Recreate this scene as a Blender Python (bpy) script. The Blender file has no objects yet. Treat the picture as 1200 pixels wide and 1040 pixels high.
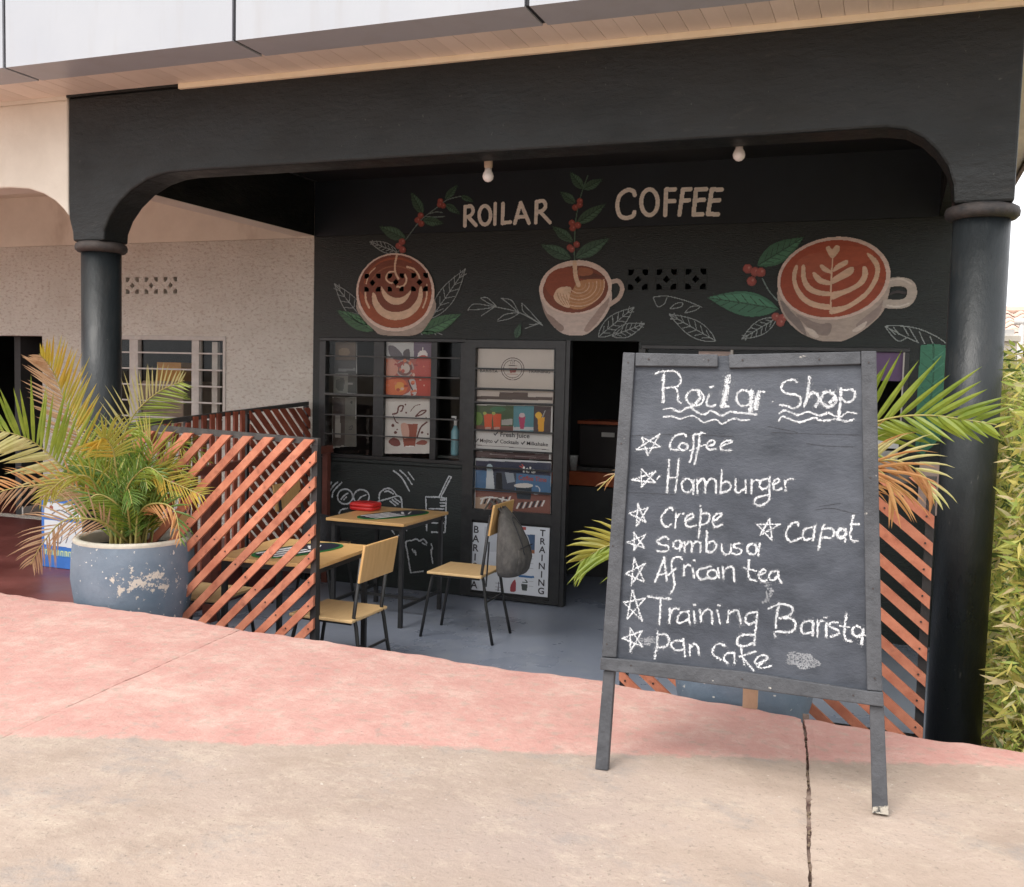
import bpy, bmesh, math, random
import numpy as np
from mathutils import Vector, Matrix
from math import sin, cos, pi, radians, sqrt, atan2
random.seed(7); rng = np.random.RandomState(7)
scene = bpy.context.scene
COL = scene.collection
# ------------------------------------------------------------------ camera
F = 1167.0; YAW = radians(21.1); PIT = radians(3.87); ROL = radians(1.43)
EYE = np.array([0, 0, 1.8])
cf = np.array([-sin(YAW)*cos(PIT), cos(YAW)*cos(PIT), -sin(PIT)])
r0 = np.array([cos(YAW), sin(YAW), 0.0]); u0 = np.cross(r0, cf)
cr = r0*cos(ROL)+u0*sin(ROL); cu = -r0*sin(ROL)+u0*cos(ROL)
cam_d = bpy.data.cameras.new('camera'); cam = bpy.data.objects.new('camera', cam_d); COL.objects.link(cam)
M = Matrix(((cr[0], cu[0], -cf[0], 0), (cr[1], cu[1], -cf[1], 0), (cr[2], cu[2], -cf[2], 0), (0, 0, 0, 1)))
cam.matrix_world = Matrix.Translation(EYE) @ M
cam_d.sensor_fit = 'HORIZONTAL'; cam_d.sensor_width = 36; cam_d.lens = F/1200*36
cam_d.clip_start = 0.05; cam_d.clip_end = 2000
scene.camera = cam
# ------------------------------------------------------------------ sky and sun
SUN_EL = radians(55); SUN_AZ = radians(200)     # azimuth measured from +Y clockwise
w = bpy.data.worlds.new('World'); scene.world = w; w.use_nodes = True
nt = w.node_tree; bg = nt.nodes['Background']
sky = nt.nodes.new('ShaderNodeTexSky'); sky.sky_type = 'NISHITA'; sky.sun_disc = False
sky.sun_elevation = SUN_EL; sky.sun_rotation = SUN_AZ; sky.dust_density = 6; sky.air_density = 1.0; sky.ozone_density = 1.0
hs = nt.nodes.new('ShaderNodeHueSaturation'); hs.inputs['Saturation'].default_value = 0.22
nt.links.new(sky.outputs[0], hs.inputs['Color'])
# overcast: a nearly even layer of bright cloud over the sky
cno = nt.nodes.new('ShaderNodeTexNoise'); cno.inputs['Scale'].default_value = 1.6; cno.inputs['Detail'].default_value = 4
crp = nt.nodes.new('ShaderNodeValToRGB'); crp.color_ramp.elements[0].color = (4.9, 5.0, 5.2, 1); crp.color_ramp.elements[1].color = (5.9, 5.9, 5.95, 1)
cmx = nt.nodes.new('ShaderNodeMixRGB'); cmx.inputs[0].default_value = .85
nt.links.new(cno.outputs['Fac'], crp.inputs[0]); nt.links.new(hs.outputs[0], cmx.inputs[1]); nt.links.new(crp.outputs[0], cmx.inputs[2]); nt.links.new(cmx.outputs[0], bg.inputs[0]); bg.inputs[1].default_value = 0.15
sd = bpy.data.lights.new('sun', 'SUN'); sd.energy = 1.0; sd.angle = radians(25); sd.color = (1, .95, .88)
so = bpy.data.objects.new('sun', sd); COL.objects.link(so)
sdir = Vector((sin(SUN_AZ)*cos(SUN_EL), cos(SUN_AZ)*cos(SUN_EL), sin(SUN_EL)))
so.rotation_euler = sdir.to_track_quat('Z', 'Y').to_euler()
scene.view_settings.view_transform = 'Standard'; scene.view_settings.look = 'None'
scene.view_settings.exposure = 1.19; scene.view_settings.gamma = 1.0; scene.view_settings.use_curve_mapping = False

# ------------------------------------------------------------------ projection helpers (a line of sight met with a real plane)
def ray(x, y): return cf+cr*(x-600)/F-cu*(y-520)/F
def PY(x, y, Y): d = ray(x, y); return EYE+d*(Y/d[1])
def PX(x, y, X): d = ray(x, y); return EYE+d*(X/d[0])
def PZ(x, y, Z): d = ray(x, y); return EYE+d*((Z-1.8)/d[2])

# ------------------------------------------------------------------ materials
def mat(name, c1, c2=None, scale=8, rough=.6, bump=0., bscale=60, stretch=(1, 1, 1), detail=6, spec=.5, lo=.35, hi=.65, vcol=False, metal=0, orand=0., rvar=.0):
    m = bpy.data.materials.new(name); m.use_nodes = True; t = m.node_tree; n = t.nodes; b = n['Principled BSDF']
    b.inputs['Roughness'].default_value = rough; b.inputs['Specular IOR Level'].default_value = spec; b.inputs['Metallic'].default_value = metal
    tc = n.new('ShaderNodeTexCoord'); mp = n.new('ShaderNodeMapping'); mp.inputs['Scale'].default_value = stretch
    t.links.new(tc.outputs['Object'], mp.inputs[0])
    no = n.new('ShaderNodeTexNoise'); no.inputs['Scale'].default_value = scale; no.inputs['Detail'].default_value = detail; no.inputs['Roughness'].default_value = .65
    t.links.new(mp.outputs[0], no.inputs['Vector'])
    rp = n.new('ShaderNodeValToRGB'); rp.color_ramp.elements[0].position = lo; rp.color_ramp.elements[1].position = hi
    c2 = c2 or tuple(min(1, k*1.25) for k in c1)
    rp.color_ramp.elements[0].color = (*c1, 1); rp.color_ramp.elements[1].color = (*c2, 1)
    t.links.new(no.outputs['Fac'], rp.inputs[0]); out = rp.outputs[0]
    if vcol:
        a = n.new('ShaderNodeVertexColor'); a.layer_name = 'Col'; mx = n.new('ShaderNodeMixRGB'); mx.blend_type = 'MULTIPLY'; mx.inputs[0].default_value = 1
        t.links.new(a.outputs[0], mx.inputs[1]); t.links.new(out, mx.inputs[2]); out = mx.outputs[0]
    if orand:
        oi = n.new('ShaderNodeObjectInfo'); mr = n.new('ShaderNodeMapRange'); mr.inputs[3].default_value = 1-orand; mr.inputs[4].default_value = 1+orand
        t.links.new(oi.outputs['Random'], mr.inputs[0]); h = n.new('ShaderNodeHueSaturation'); t.links.new(mr.outputs[0], h.inputs['Value'])
        t.links.new(out, h.inputs['Color']); out = h.outputs[0]
    t.links.new(out, b.inputs['Base Color'])
    if rvar:
        mr = n.new('ShaderNodeMapRange'); mr.inputs[3].default_value = max(0.02, rough-rvar); mr.inputs[4].default_value = rough+rvar
        mr.inputs[1].default_value = .3; mr.inputs[2].default_value = .7
        t.links.new(no.outputs['Fac'], mr.inputs[0]); t.links.new(mr.outputs[0], b.inputs['Roughness'])
    if bump:
        n2 = n.new('ShaderNodeTexNoise'); n2.inputs['Scale'].default_value = bscale; n2.inputs['Detail'].default_value = 8; n2.inputs['Roughness'].default_value = .7
        t.links.new(mp.outputs[0], n2.inputs['Vector'])
        bp = n.new('ShaderNodeBump'); bp.inputs['Strength'].default_value = bump; bp.inputs['Distance'].default_value = .02
        t.links.new(n2.outputs['Fac'], bp.inputs['Height']); t.links.new(bp.outputs[0], b.inputs['Normal'])
    return m
def add_layer(m, mask_fn, color, rough=None):
    """mix a second colour over a material's base colour; mask_fn(t) returns a factor socket"""
    t = m.node_tree; n = t.nodes; b = n['Principled BSDF']; old = b.inputs['Base Color'].links[0].from_socket
    fac = mask_fn(t); mx = n.new('ShaderNodeMixRGB'); t.links.new(fac, mx.inputs[0]); t.links.new(old, mx.inputs[1])
    if isinstance(color, tuple): mx.inputs[2].default_value = (*color, 1)
    else: t.links.new(color(t), mx.inputs[2])
    t.links.new(mx.outputs[0], b.inputs['Base Color'])
def noise_mask(scale, lo, hi, stretch=(1, 1, 1), detail=6, loc=(0, 0, 0), rough=.6, tex='NOISE'):
    def f(t):
        n = t.nodes; tc = n.new('ShaderNodeTexCoord'); mp = n.new('ShaderNodeMapping'); mp.inputs['Scale'].default_value = stretch; mp.inputs['Location'].default_value = loc
        t.links.new(tc.outputs['Object'], mp.inputs[0])
        if tex == 'NOISE':
            no = n.new('ShaderNodeTexNoise'); no.inputs['Detail'].default_value = detail; no.inputs['Roughness'].default_value = rough
        else:
            no = n.new('ShaderNodeTexVoronoi')
        no.inputs['Scale'].default_value = scale
        t.links.new(mp.outputs[0], no.inputs['Vector'])
        mr = n.new('ShaderNodeMapRange'); mr.inputs[1].default_value = lo; mr.inputs[2].default_value = hi
        t.links.new(no.outputs[0], mr.inputs[0]); return mr.outputs[0]
    return f
MT = {}
MT['black_wall'] = mat('black_wall_paint', (.004, .0075, .0068), (.012, .018, .0165), 3, .42, .35, 26, (1, 1, 5), rvar=.1)
add_layer(MT['black_wall'], noise_mask(30, .62, .85, (1, 1, 6), 5), (.04, .05, .047))
MT['black_beam'] = mat('black_beam_paint', (.005, .0062, .0062), (.013, .014, .013), 2.2, .50, .6, 9, (1, 1, 2.2), rvar=.2, spec=.4)
add_layer(MT['black_beam'], noise_mask(9, .6, .9, (1, 1, 2.5), 8), (.045, .040, .036))
add_layer(MT['black_beam'], noise_mask(1.4, .42, .7, (1, 1, 2.5), 9, rough=.7), (.006, .0085, .009))
add_layer(MT['black_beam'], noise_mask(42, .66, .74, (1, 1, .6), 6), (.085, .08, .072))
MT['column'] = mat('black_column_gloss', (.010, .013, .015), (.02, .024, .026), 3, .38, .3, 16, (1, 1, .5), rvar=.16, spec=.4)
add_layer(MT['column'], noise_mask(55, .74, .78, (1, 1, 1), 3), (.3, .28, .25))
add_layer(MT['column'], noise_mask(7, .56, .72, (1, 1, .35), 9, rough=.72), (.030, .031, .031))
add_layer(MT['column'], noise_mask(24, .68, .74, (1, 1, .25), 5, (2, 2, 2)), (.10, .095, .09))
MT['ring'] = mat('dusty_ring', (.015, .015, .016), (.06, .046, .04), 9, .65, .3, 30)
MT['cream_wall'] = mat('stippled_cream_wall', (.72, .68, .60), (.82, .78, .70), 2.2, .85, 1.6, 26, (1, 1, 1.3))
add_layer(MT['cream_wall'], noise_mask(1.1, .55, .8, (1, 1, 2), 5), (.62, .54, .45))
add_layer(MT['cream_wall'], noise_mask(24, .52, .66, (1, 1, 2), 6), (.57, .49, .41))
MT['cream_smooth'] = mat('smooth_cream_plaster', (.66, .60, .51), (.76, .70, .60), 2, .8, .15, 20)
add_layer(MT['cream_smooth'], noise_mask(2.3, .6, .85, (1, 1, .5), 6), (.42, .33, .26))
MT['trim'] = mat('cream_trim', (.82, .70, .50), (.88, .77, .58), 6, .55, .05, 30)
MT['soffit'] = mat('soffit_plank', (.74, .64, .54), (.82, .72, .62), 3, .4, .05, 20, (1, .3, 1), orand=.07)
add_layer(MT['soffit'], noise_mask(1.3, .58, .8, (1, .6, 1), 7), (.52, .33, .22))
MT['fascia'] = mat('white_composite_panel', (.40, .42, .455), (.43, .45, .48), 1.2, .35, .0)
add_layer(MT['fascia'], noise_mask(1.5, .5, .9, (5, 5, .5), 6), (.38, .38, .39))
MT['joint'] = mat('dark_joint', (.02, .02, .025), None, 5, .7)
MT['ceil_black'] = mat('black_ceiling', (.008, .009, .011), (.013, .014, .017), 3, .6)
MT['floor'] = mat('blue_grey_cement_floor', (.17, .195, .25), (.21, .235, .29), 1.6, .32, .08, 12, rvar=.12)
add_layer(MT['floor'], noise_mask(5, .5, 1.0, (1, 1, 1), 10), (.27, .29, .32))
MT['red_floor'] = mat('red_oxide_floor', (.10, .028, .024), (.16, .045, .038), 2, .38, .08, 12, rvar=.1)
MT['metal_black'] = mat('black_painted_steel', (.014, .014, .015), (.028, .028, .028), 12, .38, .05, 60)
MT['metal_worn'] = mat('worn_black_angle', (.03, .03, .03), (.07, .065, .06), 20, .5, .1, 60)
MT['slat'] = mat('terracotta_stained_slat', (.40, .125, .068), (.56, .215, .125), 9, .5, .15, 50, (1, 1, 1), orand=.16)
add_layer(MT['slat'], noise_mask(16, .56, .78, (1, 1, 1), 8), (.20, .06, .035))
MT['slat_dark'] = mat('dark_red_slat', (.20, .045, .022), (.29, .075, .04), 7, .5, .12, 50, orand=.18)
MT['bolt'] = mat('rusty_bolt', (.03, .02, .018), None, 20, .5)
MT['wood'] = mat('varnished_board', (.62, .36, .14), (.70, .43, .18), 5, .3, .04, 30, (1, 8, 1), orand=.06)
MT['wood_pale'] = mat('pale_board', (.64, .42, .20), (.70, .48, .24), 5, .4, .04, 30, (8, 1, 1))
MT['rail_wood'] = mat('brown_rail_wood', (.10, .028, .018), (.15, .045, .03), 8, .5, .1, 40)
MT['pot'] = mat('blue_painted_pot', (.11, .155, .205), (.17, .215, .265), 4, .6, .25, 24)
add_layer(MT['pot'], noise_mask(34, .68, .71, (1, 1, 1), 2), (.6, .58, .54))
MT['pot_rim'] = mat('bare_cement_rim', (.42, .40, .33), (.55, .5, .42), 12, .8, .3, 40)
MT['soil'] = mat('dry_soil', (.06, .045, .03), (.12, .09, .06), 30, .9, .8, 60)
MT['leaf_g'] = mat('palm_green', (.17, .25, .025), (.32, .38, .05), 9, .42, orand=.12)
MT['leaf_dg'] = mat('palm_dark_green', (.085, .17, .025), (.16, .26, .045), 9, .42, orand=.12)
MT['leaf_y'] = mat('palm_yellow', (.55, .33, .03), (.42, .38, .06), 12, .45, orand=.1)
MT['leaf_yg'] = mat('palm_yellow_green', (.30, .30, .045), (.42, .36, .06), 8, .45, orand=.1)
MT['leaf_t'] = mat('palm_dry_tan', (.38, .22, .12), (.54, .37, .22), 14, .7, orand=.12)
MT['leaf_o'] = mat('palm_orange', (.50, .22, .08), (.55, .32, .12), 12, .6, orand=.1)
MT['leaf_pale'] = mat('palm_pale_edge', (.50, .48, .17), (.66, .60, .30), 12, .5, orand=.1)
MT['stem'] = mat('palm_stem', (.25, .24, .06), (.38, .3, .1), 12, .5)
MT['hedge'] = mat('bamboo_leaf', (.8, .8, .8), (1, 1, 1), 3, .5, vcol=True)
MT['paint'] = mat('mural_paint', (.80, .80, .80), (1, 1, 1), 16, .55, .2, 30, (1, 1, 2.5), vcol=True)
MT['print'] = mat('printed_paper', (.93, .93, .93), (1, 1, 1), 5, .45, vcol=True)
MT['chalk'] = mat('chalk', (.50, .51, .53), (.80, .80, .81), 60, .95)
MT['chalk_dust'] = mat('chalk_dust', (.15, .155, .165), (.30, .305, .32), 24, .9)
MT['board'] = mat('chalkboard_face', (.030, .034, .043), (.058, .064, .080), 4.5, .42, .22, 34, (1, 1, 1.8), rvar=.12, spec=.30)
add_layer(MT['board'], noise_mask(2.4, .45, .85, (1, 1, 1.2), 10), (.115, .124, .145))
MT['board_frame'] = mat('weathered_black_frame', (.04, .042, .048), (.075, .077, .085), 10, .6, .35, 40, (1, 1, 1))
add_layer(MT['board_frame'], noise_mask(26, .70, .74, (1, 1, 1), 5), (.42, .39, .34))
MT['foot_chip'] = mat('chipped_paint', (.05, .05, .05), (.42, .38, .32), 60, .8, .4, 60, lo=.42, hi=.5)
MT['raw_wood'] = mat('raw_wood', (.40, .27, .17), (.52, .36, .24), 12, .8, .3, 40, (1, 1, .3))
MT['plastic_red'] = mat('red_plastic', (.55, .02, .02), (.62, .03, .03), 5, .3)
MT['grey_cloth'] = mat('grey_backpack_cloth', (.075, .07, .066), (.135, .122, .112), 18, .85, .9, 14, (1, 1, .5))
MT['dark_cloth'] = mat('dark_strap', (.02, .02, .022), (.04, .04, .045), 100, .8, .3, 200)
MT['white_metal'] = mat('cream_window_frame', (.46, .42, .38), (.56, .52, .47), 14, .5, .1, 40)
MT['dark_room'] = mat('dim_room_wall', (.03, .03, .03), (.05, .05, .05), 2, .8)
MT['counter'] = mat('counter_board', (.30, .06, .02), (.36, .09, .03), 8, .4)
MT['roof_tile'] = mat('pink_clay_tile', (.55, .38, .30), (.66, .48, .40), 5, .7, .3, 30, orand=.12)
MT['house_wall'] = mat('white_house_wall', (.7, .68, .66), (.78, .76, .74), 3, .8, .1)
MT['blue_dark'] = mat('dark_blue_glass', (.03, .035, .07), (.05, .055, .09), 3, .15)
MT['bulb'] = mat('milky_bulb', (.75, .68, .64), (.8, .74, .70), 5, .25)
MT['culm'] = mat('bamboo_culm', (.25, .24, .08), (.38, .33, .12), 10, .5)
MT['earth'] = mat('bare_earth', (.16, .11, .075), (.24, .18, .12), 1.5, .95, .4, 8)
MT['purple'] = mat('purple_panel', (.10, .05, .13), (.14, .07, .17), 5, .4)
MT['paper'] = mat('pale_paper', (.62, .62, .62), (.7, .69, .68), 5, .6)
MT['paper_pink'] = mat('pale_pink_paper', (.55, .40, .36), (.62, .46, .42), 5, .6)
def leafify(m, f=.45):
    t = m.node_tree; n = t.nodes; b = n['Principled BSDF']; o = n['Material Output']; c_ = b.inputs['Base Color'].links[0].from_socket
    tr = n.new('ShaderNodeBsdfTranslucent'); mx = n.new('ShaderNodeMixShader'); mx.inputs[0].default_value = f
    t.links.new(c_, tr.inputs[0]); t.links.new(b.outputs[0], mx.inputs[1]); t.links.new(tr.outputs[0], mx.inputs[2]); t.links.new(mx.outputs[0], o.inputs[0])
for k_ in ('leaf_g', 'leaf_dg', 'leaf_y', 'leaf_yg', 'leaf_t', 'leaf_o', 'leaf_pale', 'hedge'): leafify(MT[k_])
def glass(name, tint=(.98, .98, .97), refl=.12):
    m = bpy.data.materials.new(name); m.use_nodes = True; t = m.node_tree; n = t.nodes; n.clear()
    o = n.new('ShaderNodeOutputMaterial'); tr = n.new('ShaderNodeBsdfTransparent'); gl = n.new('ShaderNodeBsdfGlossy'); mx = n.new('ShaderNodeMixShader'); fr = n.new('ShaderNodeFresnel')
    tr.inputs[0].default_value = (*tint, 1); gl.inputs['Roughness'].default_value = .04; fr.inputs[0].default_value = 1.22
    t.links.new(fr.outputs[0], mx.inputs[0]); t.links.new(tr.outputs[0], mx.inputs[1]); t.links.new(gl.outputs[0], mx.inputs[2]); t.links.new(mx.outputs[0], o.inputs[0])
    return m
MT['glass'] = glass('window_glass'); MT['drinking_glass'] = glass('drinking_glass', (.85, .9, .9))

# pavement: pink paint beyond a rotated line, bare cement this side; a printed flat boundary
def pavement_mat():
    m = mat('pavement', (.335, .257, .205), (.44, .345, .28), 2.2, .88, .5, 24, (1, 1, 1), detail=11)
    add_layer(m, noise_mask(1.1, .45, .75, (1, 1, 1), 10), (.35, .275, .235))
    add_layer(m, noise_mask(4.5, .50, .74, (1.2, 1.5, 1), 12, rough=.82), (.50, .41, .325))
    add_layer(m, noise_mask(2.0, .53, .72, (1, 1.2, 1), 12, (3, 1, 0), rough=.8), (.24, .225, .215))
    add_layer(m, noise_mask(70, .60, .74, (1, 1, 1), 4), (.23, .19, .155))
    add_layer(m, noise_mask(38, .69, .76, (1, 1, 1), 3, (5, 2, 0)), (.54, .47, .40))
    t = m.node_tree; n = t.nodes; b = n['Principled BSDF']; old = b.inputs['Base Color'].links[0].from_socket
    # pink colour
    tc = n.new('ShaderNodeTexCoord')
    no = n.new('ShaderNodeTexNoise'); no.inputs['Scale'].default_value = 4.5; no.inputs['Detail'].default_value = 12; no.inputs['Roughness'].default_value = .78; t.links.new(tc.outputs['Object'], no.inputs['Vector'])
    rp = n.new('ShaderNodeValToRGB'); e = rp.color_ramp.elements; e[0].position = .34; e[0].color = (.465, .232, .20, 1); e[1].position = .68; e[1].color = (.57, .40, .34, 1)
    k = e.new(.5); k.color = (.505, .285, .243, 1)
    t.links.new(no.outputs['Fac'], rp.inputs[0])
    # mask = (Y - (.3655 X + 3.457)) + wobble
    sp = n.new('ShaderNodeSeparateXYZ'); t.links.new(tc.outputs['Object'], sp.inputs[0])
    def mth(op, a, bb, clamp=False):
        q = n.new('ShaderNodeMath'); q.operation = op; q.use_clamp = clamp
        for i, s in enumerate((a, bb)):
            if isinstance(s, (int, float)): q.inputs[i].default_value = s
            else: t.links.new(s, q.inputs[i])
        return q.outputs[0]
    wob = n.new('ShaderNodeTexNoise'); wob.inputs['Scale'].default_value = 26; wob.inputs['Detail'].default_value = 8; t.links.new(tc.outputs['Object'], wob.inputs['Vector'])
    wob2 = n.new('ShaderNodeTexNoise'); wob2.inputs['Scale'].default_value = 1.6; wob2.inputs['Detail'].default_value = 2; t.links.new(tc.outputs['Object'], wob2.inputs['Vector'])
    d = mth('SUBTRACT', sp.outputs[1], mth('ADD', mth('MULTIPLY', sp.outputs[0], .3655), 3.457))
    d = mth('ADD', d, mth('MULTIPLY', mth('SUBTRACT', wob.outputs['Fac'], .5), .10))
    d = mth('ADD', d, mth('MULTIPLY', mth('SUBTRACT', wob2.outputs['Fac'], .5), .10))
    mk_ = mth('MULTIPLY', d, 34, False); mk_ = mth('ADD', mk_, .5, True)
    # worn spots through the paint
    wr = n.new('ShaderNodeTexNoise'); wr.inputs['Scale'].default_value = 20; wr.inputs['Detail'].default_value = 8; t.links.new(tc.outputs['Object'], wr.inputs['Vector'])
    wv = n.new('ShaderNodeMapRange'); wv.inputs[1].default_value = .54; wv.inputs[2].default_value = .68; wv.inputs[3].default_value = 1; wv.inputs[4].default_value = .45; t.links.new(wr.outputs['Fac'], wv.inputs[0])
    mk_ = mth('MULTIPLY', mk_, wv.outputs[0])
    mx = n.new('ShaderNodeMixRGB'); t.links.new(mk_, mx.inputs[0]); t.links.new(old, mx.inputs[1]); t.links.new(rp.outputs[0], mx.inputs[2]); t.links.new(mx.outputs[0], b.inputs['Base Color'])
    add_layer(m, noise_mask(85, .64, .76, (1, 1, 1), 3, (9, 0, 0)), (.30, .19, .16))
    add_layer(m, noise_mask(1.7, .60, .85, (1, 2.2, 1), 10, (2, 7, 0), rough=.75), (.36, .27, .22))
    return m
MT['pavement'] = pavement_mat()

# ------------------------------------------------------------------ object helpers
def wloc(o):
    v = Vector((0, 0, 0))
    while o is not None: v = v+o.location; o = o.parent
    return v
def mk(name, verts, faces, m, parent=None, smooth=False, kind=None, label=None, cols=None):
    org = wloc(parent) if parent else Vector((0, 0, 0))
    me = bpy.data.meshes.new(name)
    v = np.asarray(verts, dtype=float)-np.array(org)
    me.from_pydata([tuple(p) for p in v], [], [tuple(f) for f in faces])
    me.update()
    bm = bmesh.new(); bm.from_mesh(me); bmesh.ops.recalc_face_normals(bm, faces=bm.faces); bm.to_mesh(me); bm.free()
    if smooth: me.polygons.foreach_set('use_smooth', [True]*len(me.polygons))
    if cols is not None:
        a = me.color_attributes.new('Col', 'FLOAT_COLOR', 'POINT'); c = np.ones((len(v), 4)); c[:, :3] = cols; a.data.foreach_set('color', c.ravel())
    me.materials.append(m)
    o = bpy.data.objects.new(name, me); COL.objects.link(o)
    if parent: o.parent = parent
    if kind: o['kind'] = kind
    if label: o['label'] = label
    return o
def thing(name, label, cat, loc=(0, 0, 0), group=None):
    o = bpy.data.objects.new(name, None); COL.objects.link(o); o.location = loc; o.empty_display_size = .1
    o['label'] = label; o['category'] = cat
    if group: o['group'] = group
    return o
def tag(o, label, cat, group=None):
    o['label'] = label; o['category'] = cat
    if group: o['group'] = group
    return o
class G:
    def __init__(s): s.v = []; s.f = []
    def add(s, v, f): k = len(s.v); s.v += [tuple(p) for p in v]; s.f += [tuple(i+k for i in q) for q in f]; return s
    def box(s, x0, x1, y0, y1, z0, z1, rot=None, piv=None):
        v = [(x, y, z) for x in (x0, x1) for y in (y0, y1) for z in (z0, z1)]
        if rot is not None:
            p = Vector(piv) if piv is not None else Vector(((x0+x1)/2, (y0+y1)/2, (z0+z1)/2))
            v = [tuple(rot @ (Vector(q)-p)+p) for q in v]
        return s.add(v, [(0, 1, 3, 2), (4, 6, 7, 5), (0, 4, 5, 1), (2, 3, 7, 6), (0, 2, 6, 4), (1, 5, 7, 3)])
    def bar(s, a, b, w, h, up=(0, 0, 1)):
        a = Vector(a); b = Vector(b); t = (b-a).normalized(); sd_ = t.cross(Vector(up))
        if sd_.length < 1e-4: sd_ = t.cross(Vector((0, 1, 0)))
        sd_.normalize(); u_ = sd_.cross(t)
        v = [p+sd_*i*w/2+u_*j*h/2 for p in (a, b) for i, j in ((-1, -1), (1, -1), (1, 1), (-1, 1))]
        return s.add(v, [(0, 3, 2, 1), (4, 5, 6, 7), (0, 1, 5, 4), (1, 2, 6, 5), (2, 3, 7, 6), (3, 0, 4, 7)])
    def tube(s, pts, r, n=8, r1=None):
        pts = [Vector(p) for p in pts]; k = len(s.v); N = len(pts); up = None
        for i, p in enumerate(pts):
            t = (pts[min(i+1, N-1)]-pts[max(i-1, 0)]).normalized()
            if up is None: up = Vector((0, 0, 1)) if abs(t.z) < .9 else Vector((1, 0, 0))
            a = t.cross(up).normalized(); b = a.cross(t).normalized(); up = b
            rr = r if r1 is None else r+(r1-r)*i/(N-1)
            s.v += [tuple(p+a*cos(2*pi*j/n)*rr+b*sin(2*pi*j/n)*rr) for j in range(n)]
        for i in range(N-1):
            for j in range(n): s.f.append((k+i*n+j, k+i*n+(j+1) % n, k+(i+1)*n+(j+1) % n, k+(i+1)*n+j))
        s.f.append(tuple(k+j for j in range(n))); s.f.append(tuple(k+(N-1)*n+j for j in range(n))); return s
    def lathe(s, prof, c, n=40, caps=(1, 1)):
        k = len(s.v)
        for r, z in prof: s.v += [(c[0]+r*cos(2*pi*j/n), c[1]+r*sin(2*pi*j/n), c[2]+z) for j in range(n)]
        for i in range(len(prof)-1):
            for j in range(n): s.f.append((k+i*n+j, k+i*n+(j+1) % n, k+(i+1)*n+(j+1) % n, k+(i+1)*n+j))
        if caps[0]: s.f.append(tuple(k+j for j in range(n)))
        if caps[1]: s.f.append(tuple(k+(len(prof)-1)*n+j for j in range(n)))
        return s
    def prism(s, poly, y0, y1):      # polygon in XZ extruded in Y
        k = len(s.v); n = len(poly)
        s.v += [(x, y0, z) for x, z in poly]+[(x, y1, z) for x, z in poly]
        s.f.append(tuple(k+i for i in range(n))); s.f.append(tuple(k+n+i for i in range(n)))
        for i in range(n): s.f.append((k+i, k+(i+1) % n, k+n+(i+1) % n, k+n+i))
        return s
    def mk(s, name, m, parent=None, smooth=False, bevel=0, **kw):
        o = mk(name, s.v, s.f, m, parent, smooth, **kw)
        if bevel:
            b = o.modifiers.new('bevel', 'BEVEL'); b.width = bevel; b.segments = 2; b.limit_method = 'ANGLE'
        return o
def setkind(o, k='structure'): o['kind'] = k; return o
def plate(name, outer, holes, y0, y1, m, parent, **kw):
    """flat plate in XZ with holes, given thickness"""
    bm = bmesh.new(); es = []
    for lp in [outer]+holes:
        vs = [bm.verts.new((x, y0, z)) for x, z in lp]
        es += [bm.edges.new((vs[i], vs[(i+1) % len(vs)])) for i in range(len(vs))]
    bmesh.ops.triangle_fill(bm, use_beauty=True, use_dissolve=False, edges=es)
    r = bmesh.ops.extrude_face_region(bm, geom=bm.faces[:])
    for g in r['geom']:
        if isinstance(g, bmesh.types.BMVert): g.co.y = y1
    bm.verts.index_update()
    V = [tuple(v.co) for v in bm.verts]; Fc = [tuple(v.index for v in f.verts) for f in bm.faces]; bm.free()
    return mk(name, V, Fc, m, parent, **kw)

# ------------------------------------------------------------------ flat print / paint rasteriser: cells on a plane, coloured by the print
def smooth(pts, n=6):
    P = [np.array(p, float) for p in pts]
    if len(P) < 3: return P
    out = []
    for i in range(len(P)-1):
        a = P[max(i-1, 0)]; b = P[i]; c = P[i+1]; d = P[min(i+2, len(P)-1)]
        for k in range(n):
            t = k/n
            out.append(.5*((2*b)+(-a+c)*t+(2*a-5*b+4*c-d)*t*t+(-a+3*b-3*c+d)*t**3))
    out.append(P[-1]); return out
def smooth_closed(pts, n=5):
    P = [np.array(p, float) for p in pts]; N = len(P); out = []
    for i in range(N):
        a, b, c, d = P[i-1], P[i], P[(i+1) % N], P[(i+2) % N]
        for k in range(n):
            t = k/n; out.append(.5*((2*b)+(-a+c)*t+(2*a-5*b+4*c-d)*t*t+(-a+3*b-3*c+d)*t**3))
    return out
def ell(cx, cy, rx, ry, rot=0, n=32, a0=0, a1=360):
    r = radians(rot); out = []
    for i in range(n+(a1-a0 != 360)):
        a = radians(a0+(a1-a0)*i/n); x = rx*cos(a); y = ry*sin(a); out.append((cx+x*cos(r)-y*sin(r), cy+x*sin(r)+y*cos(r)))
    return out
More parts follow.
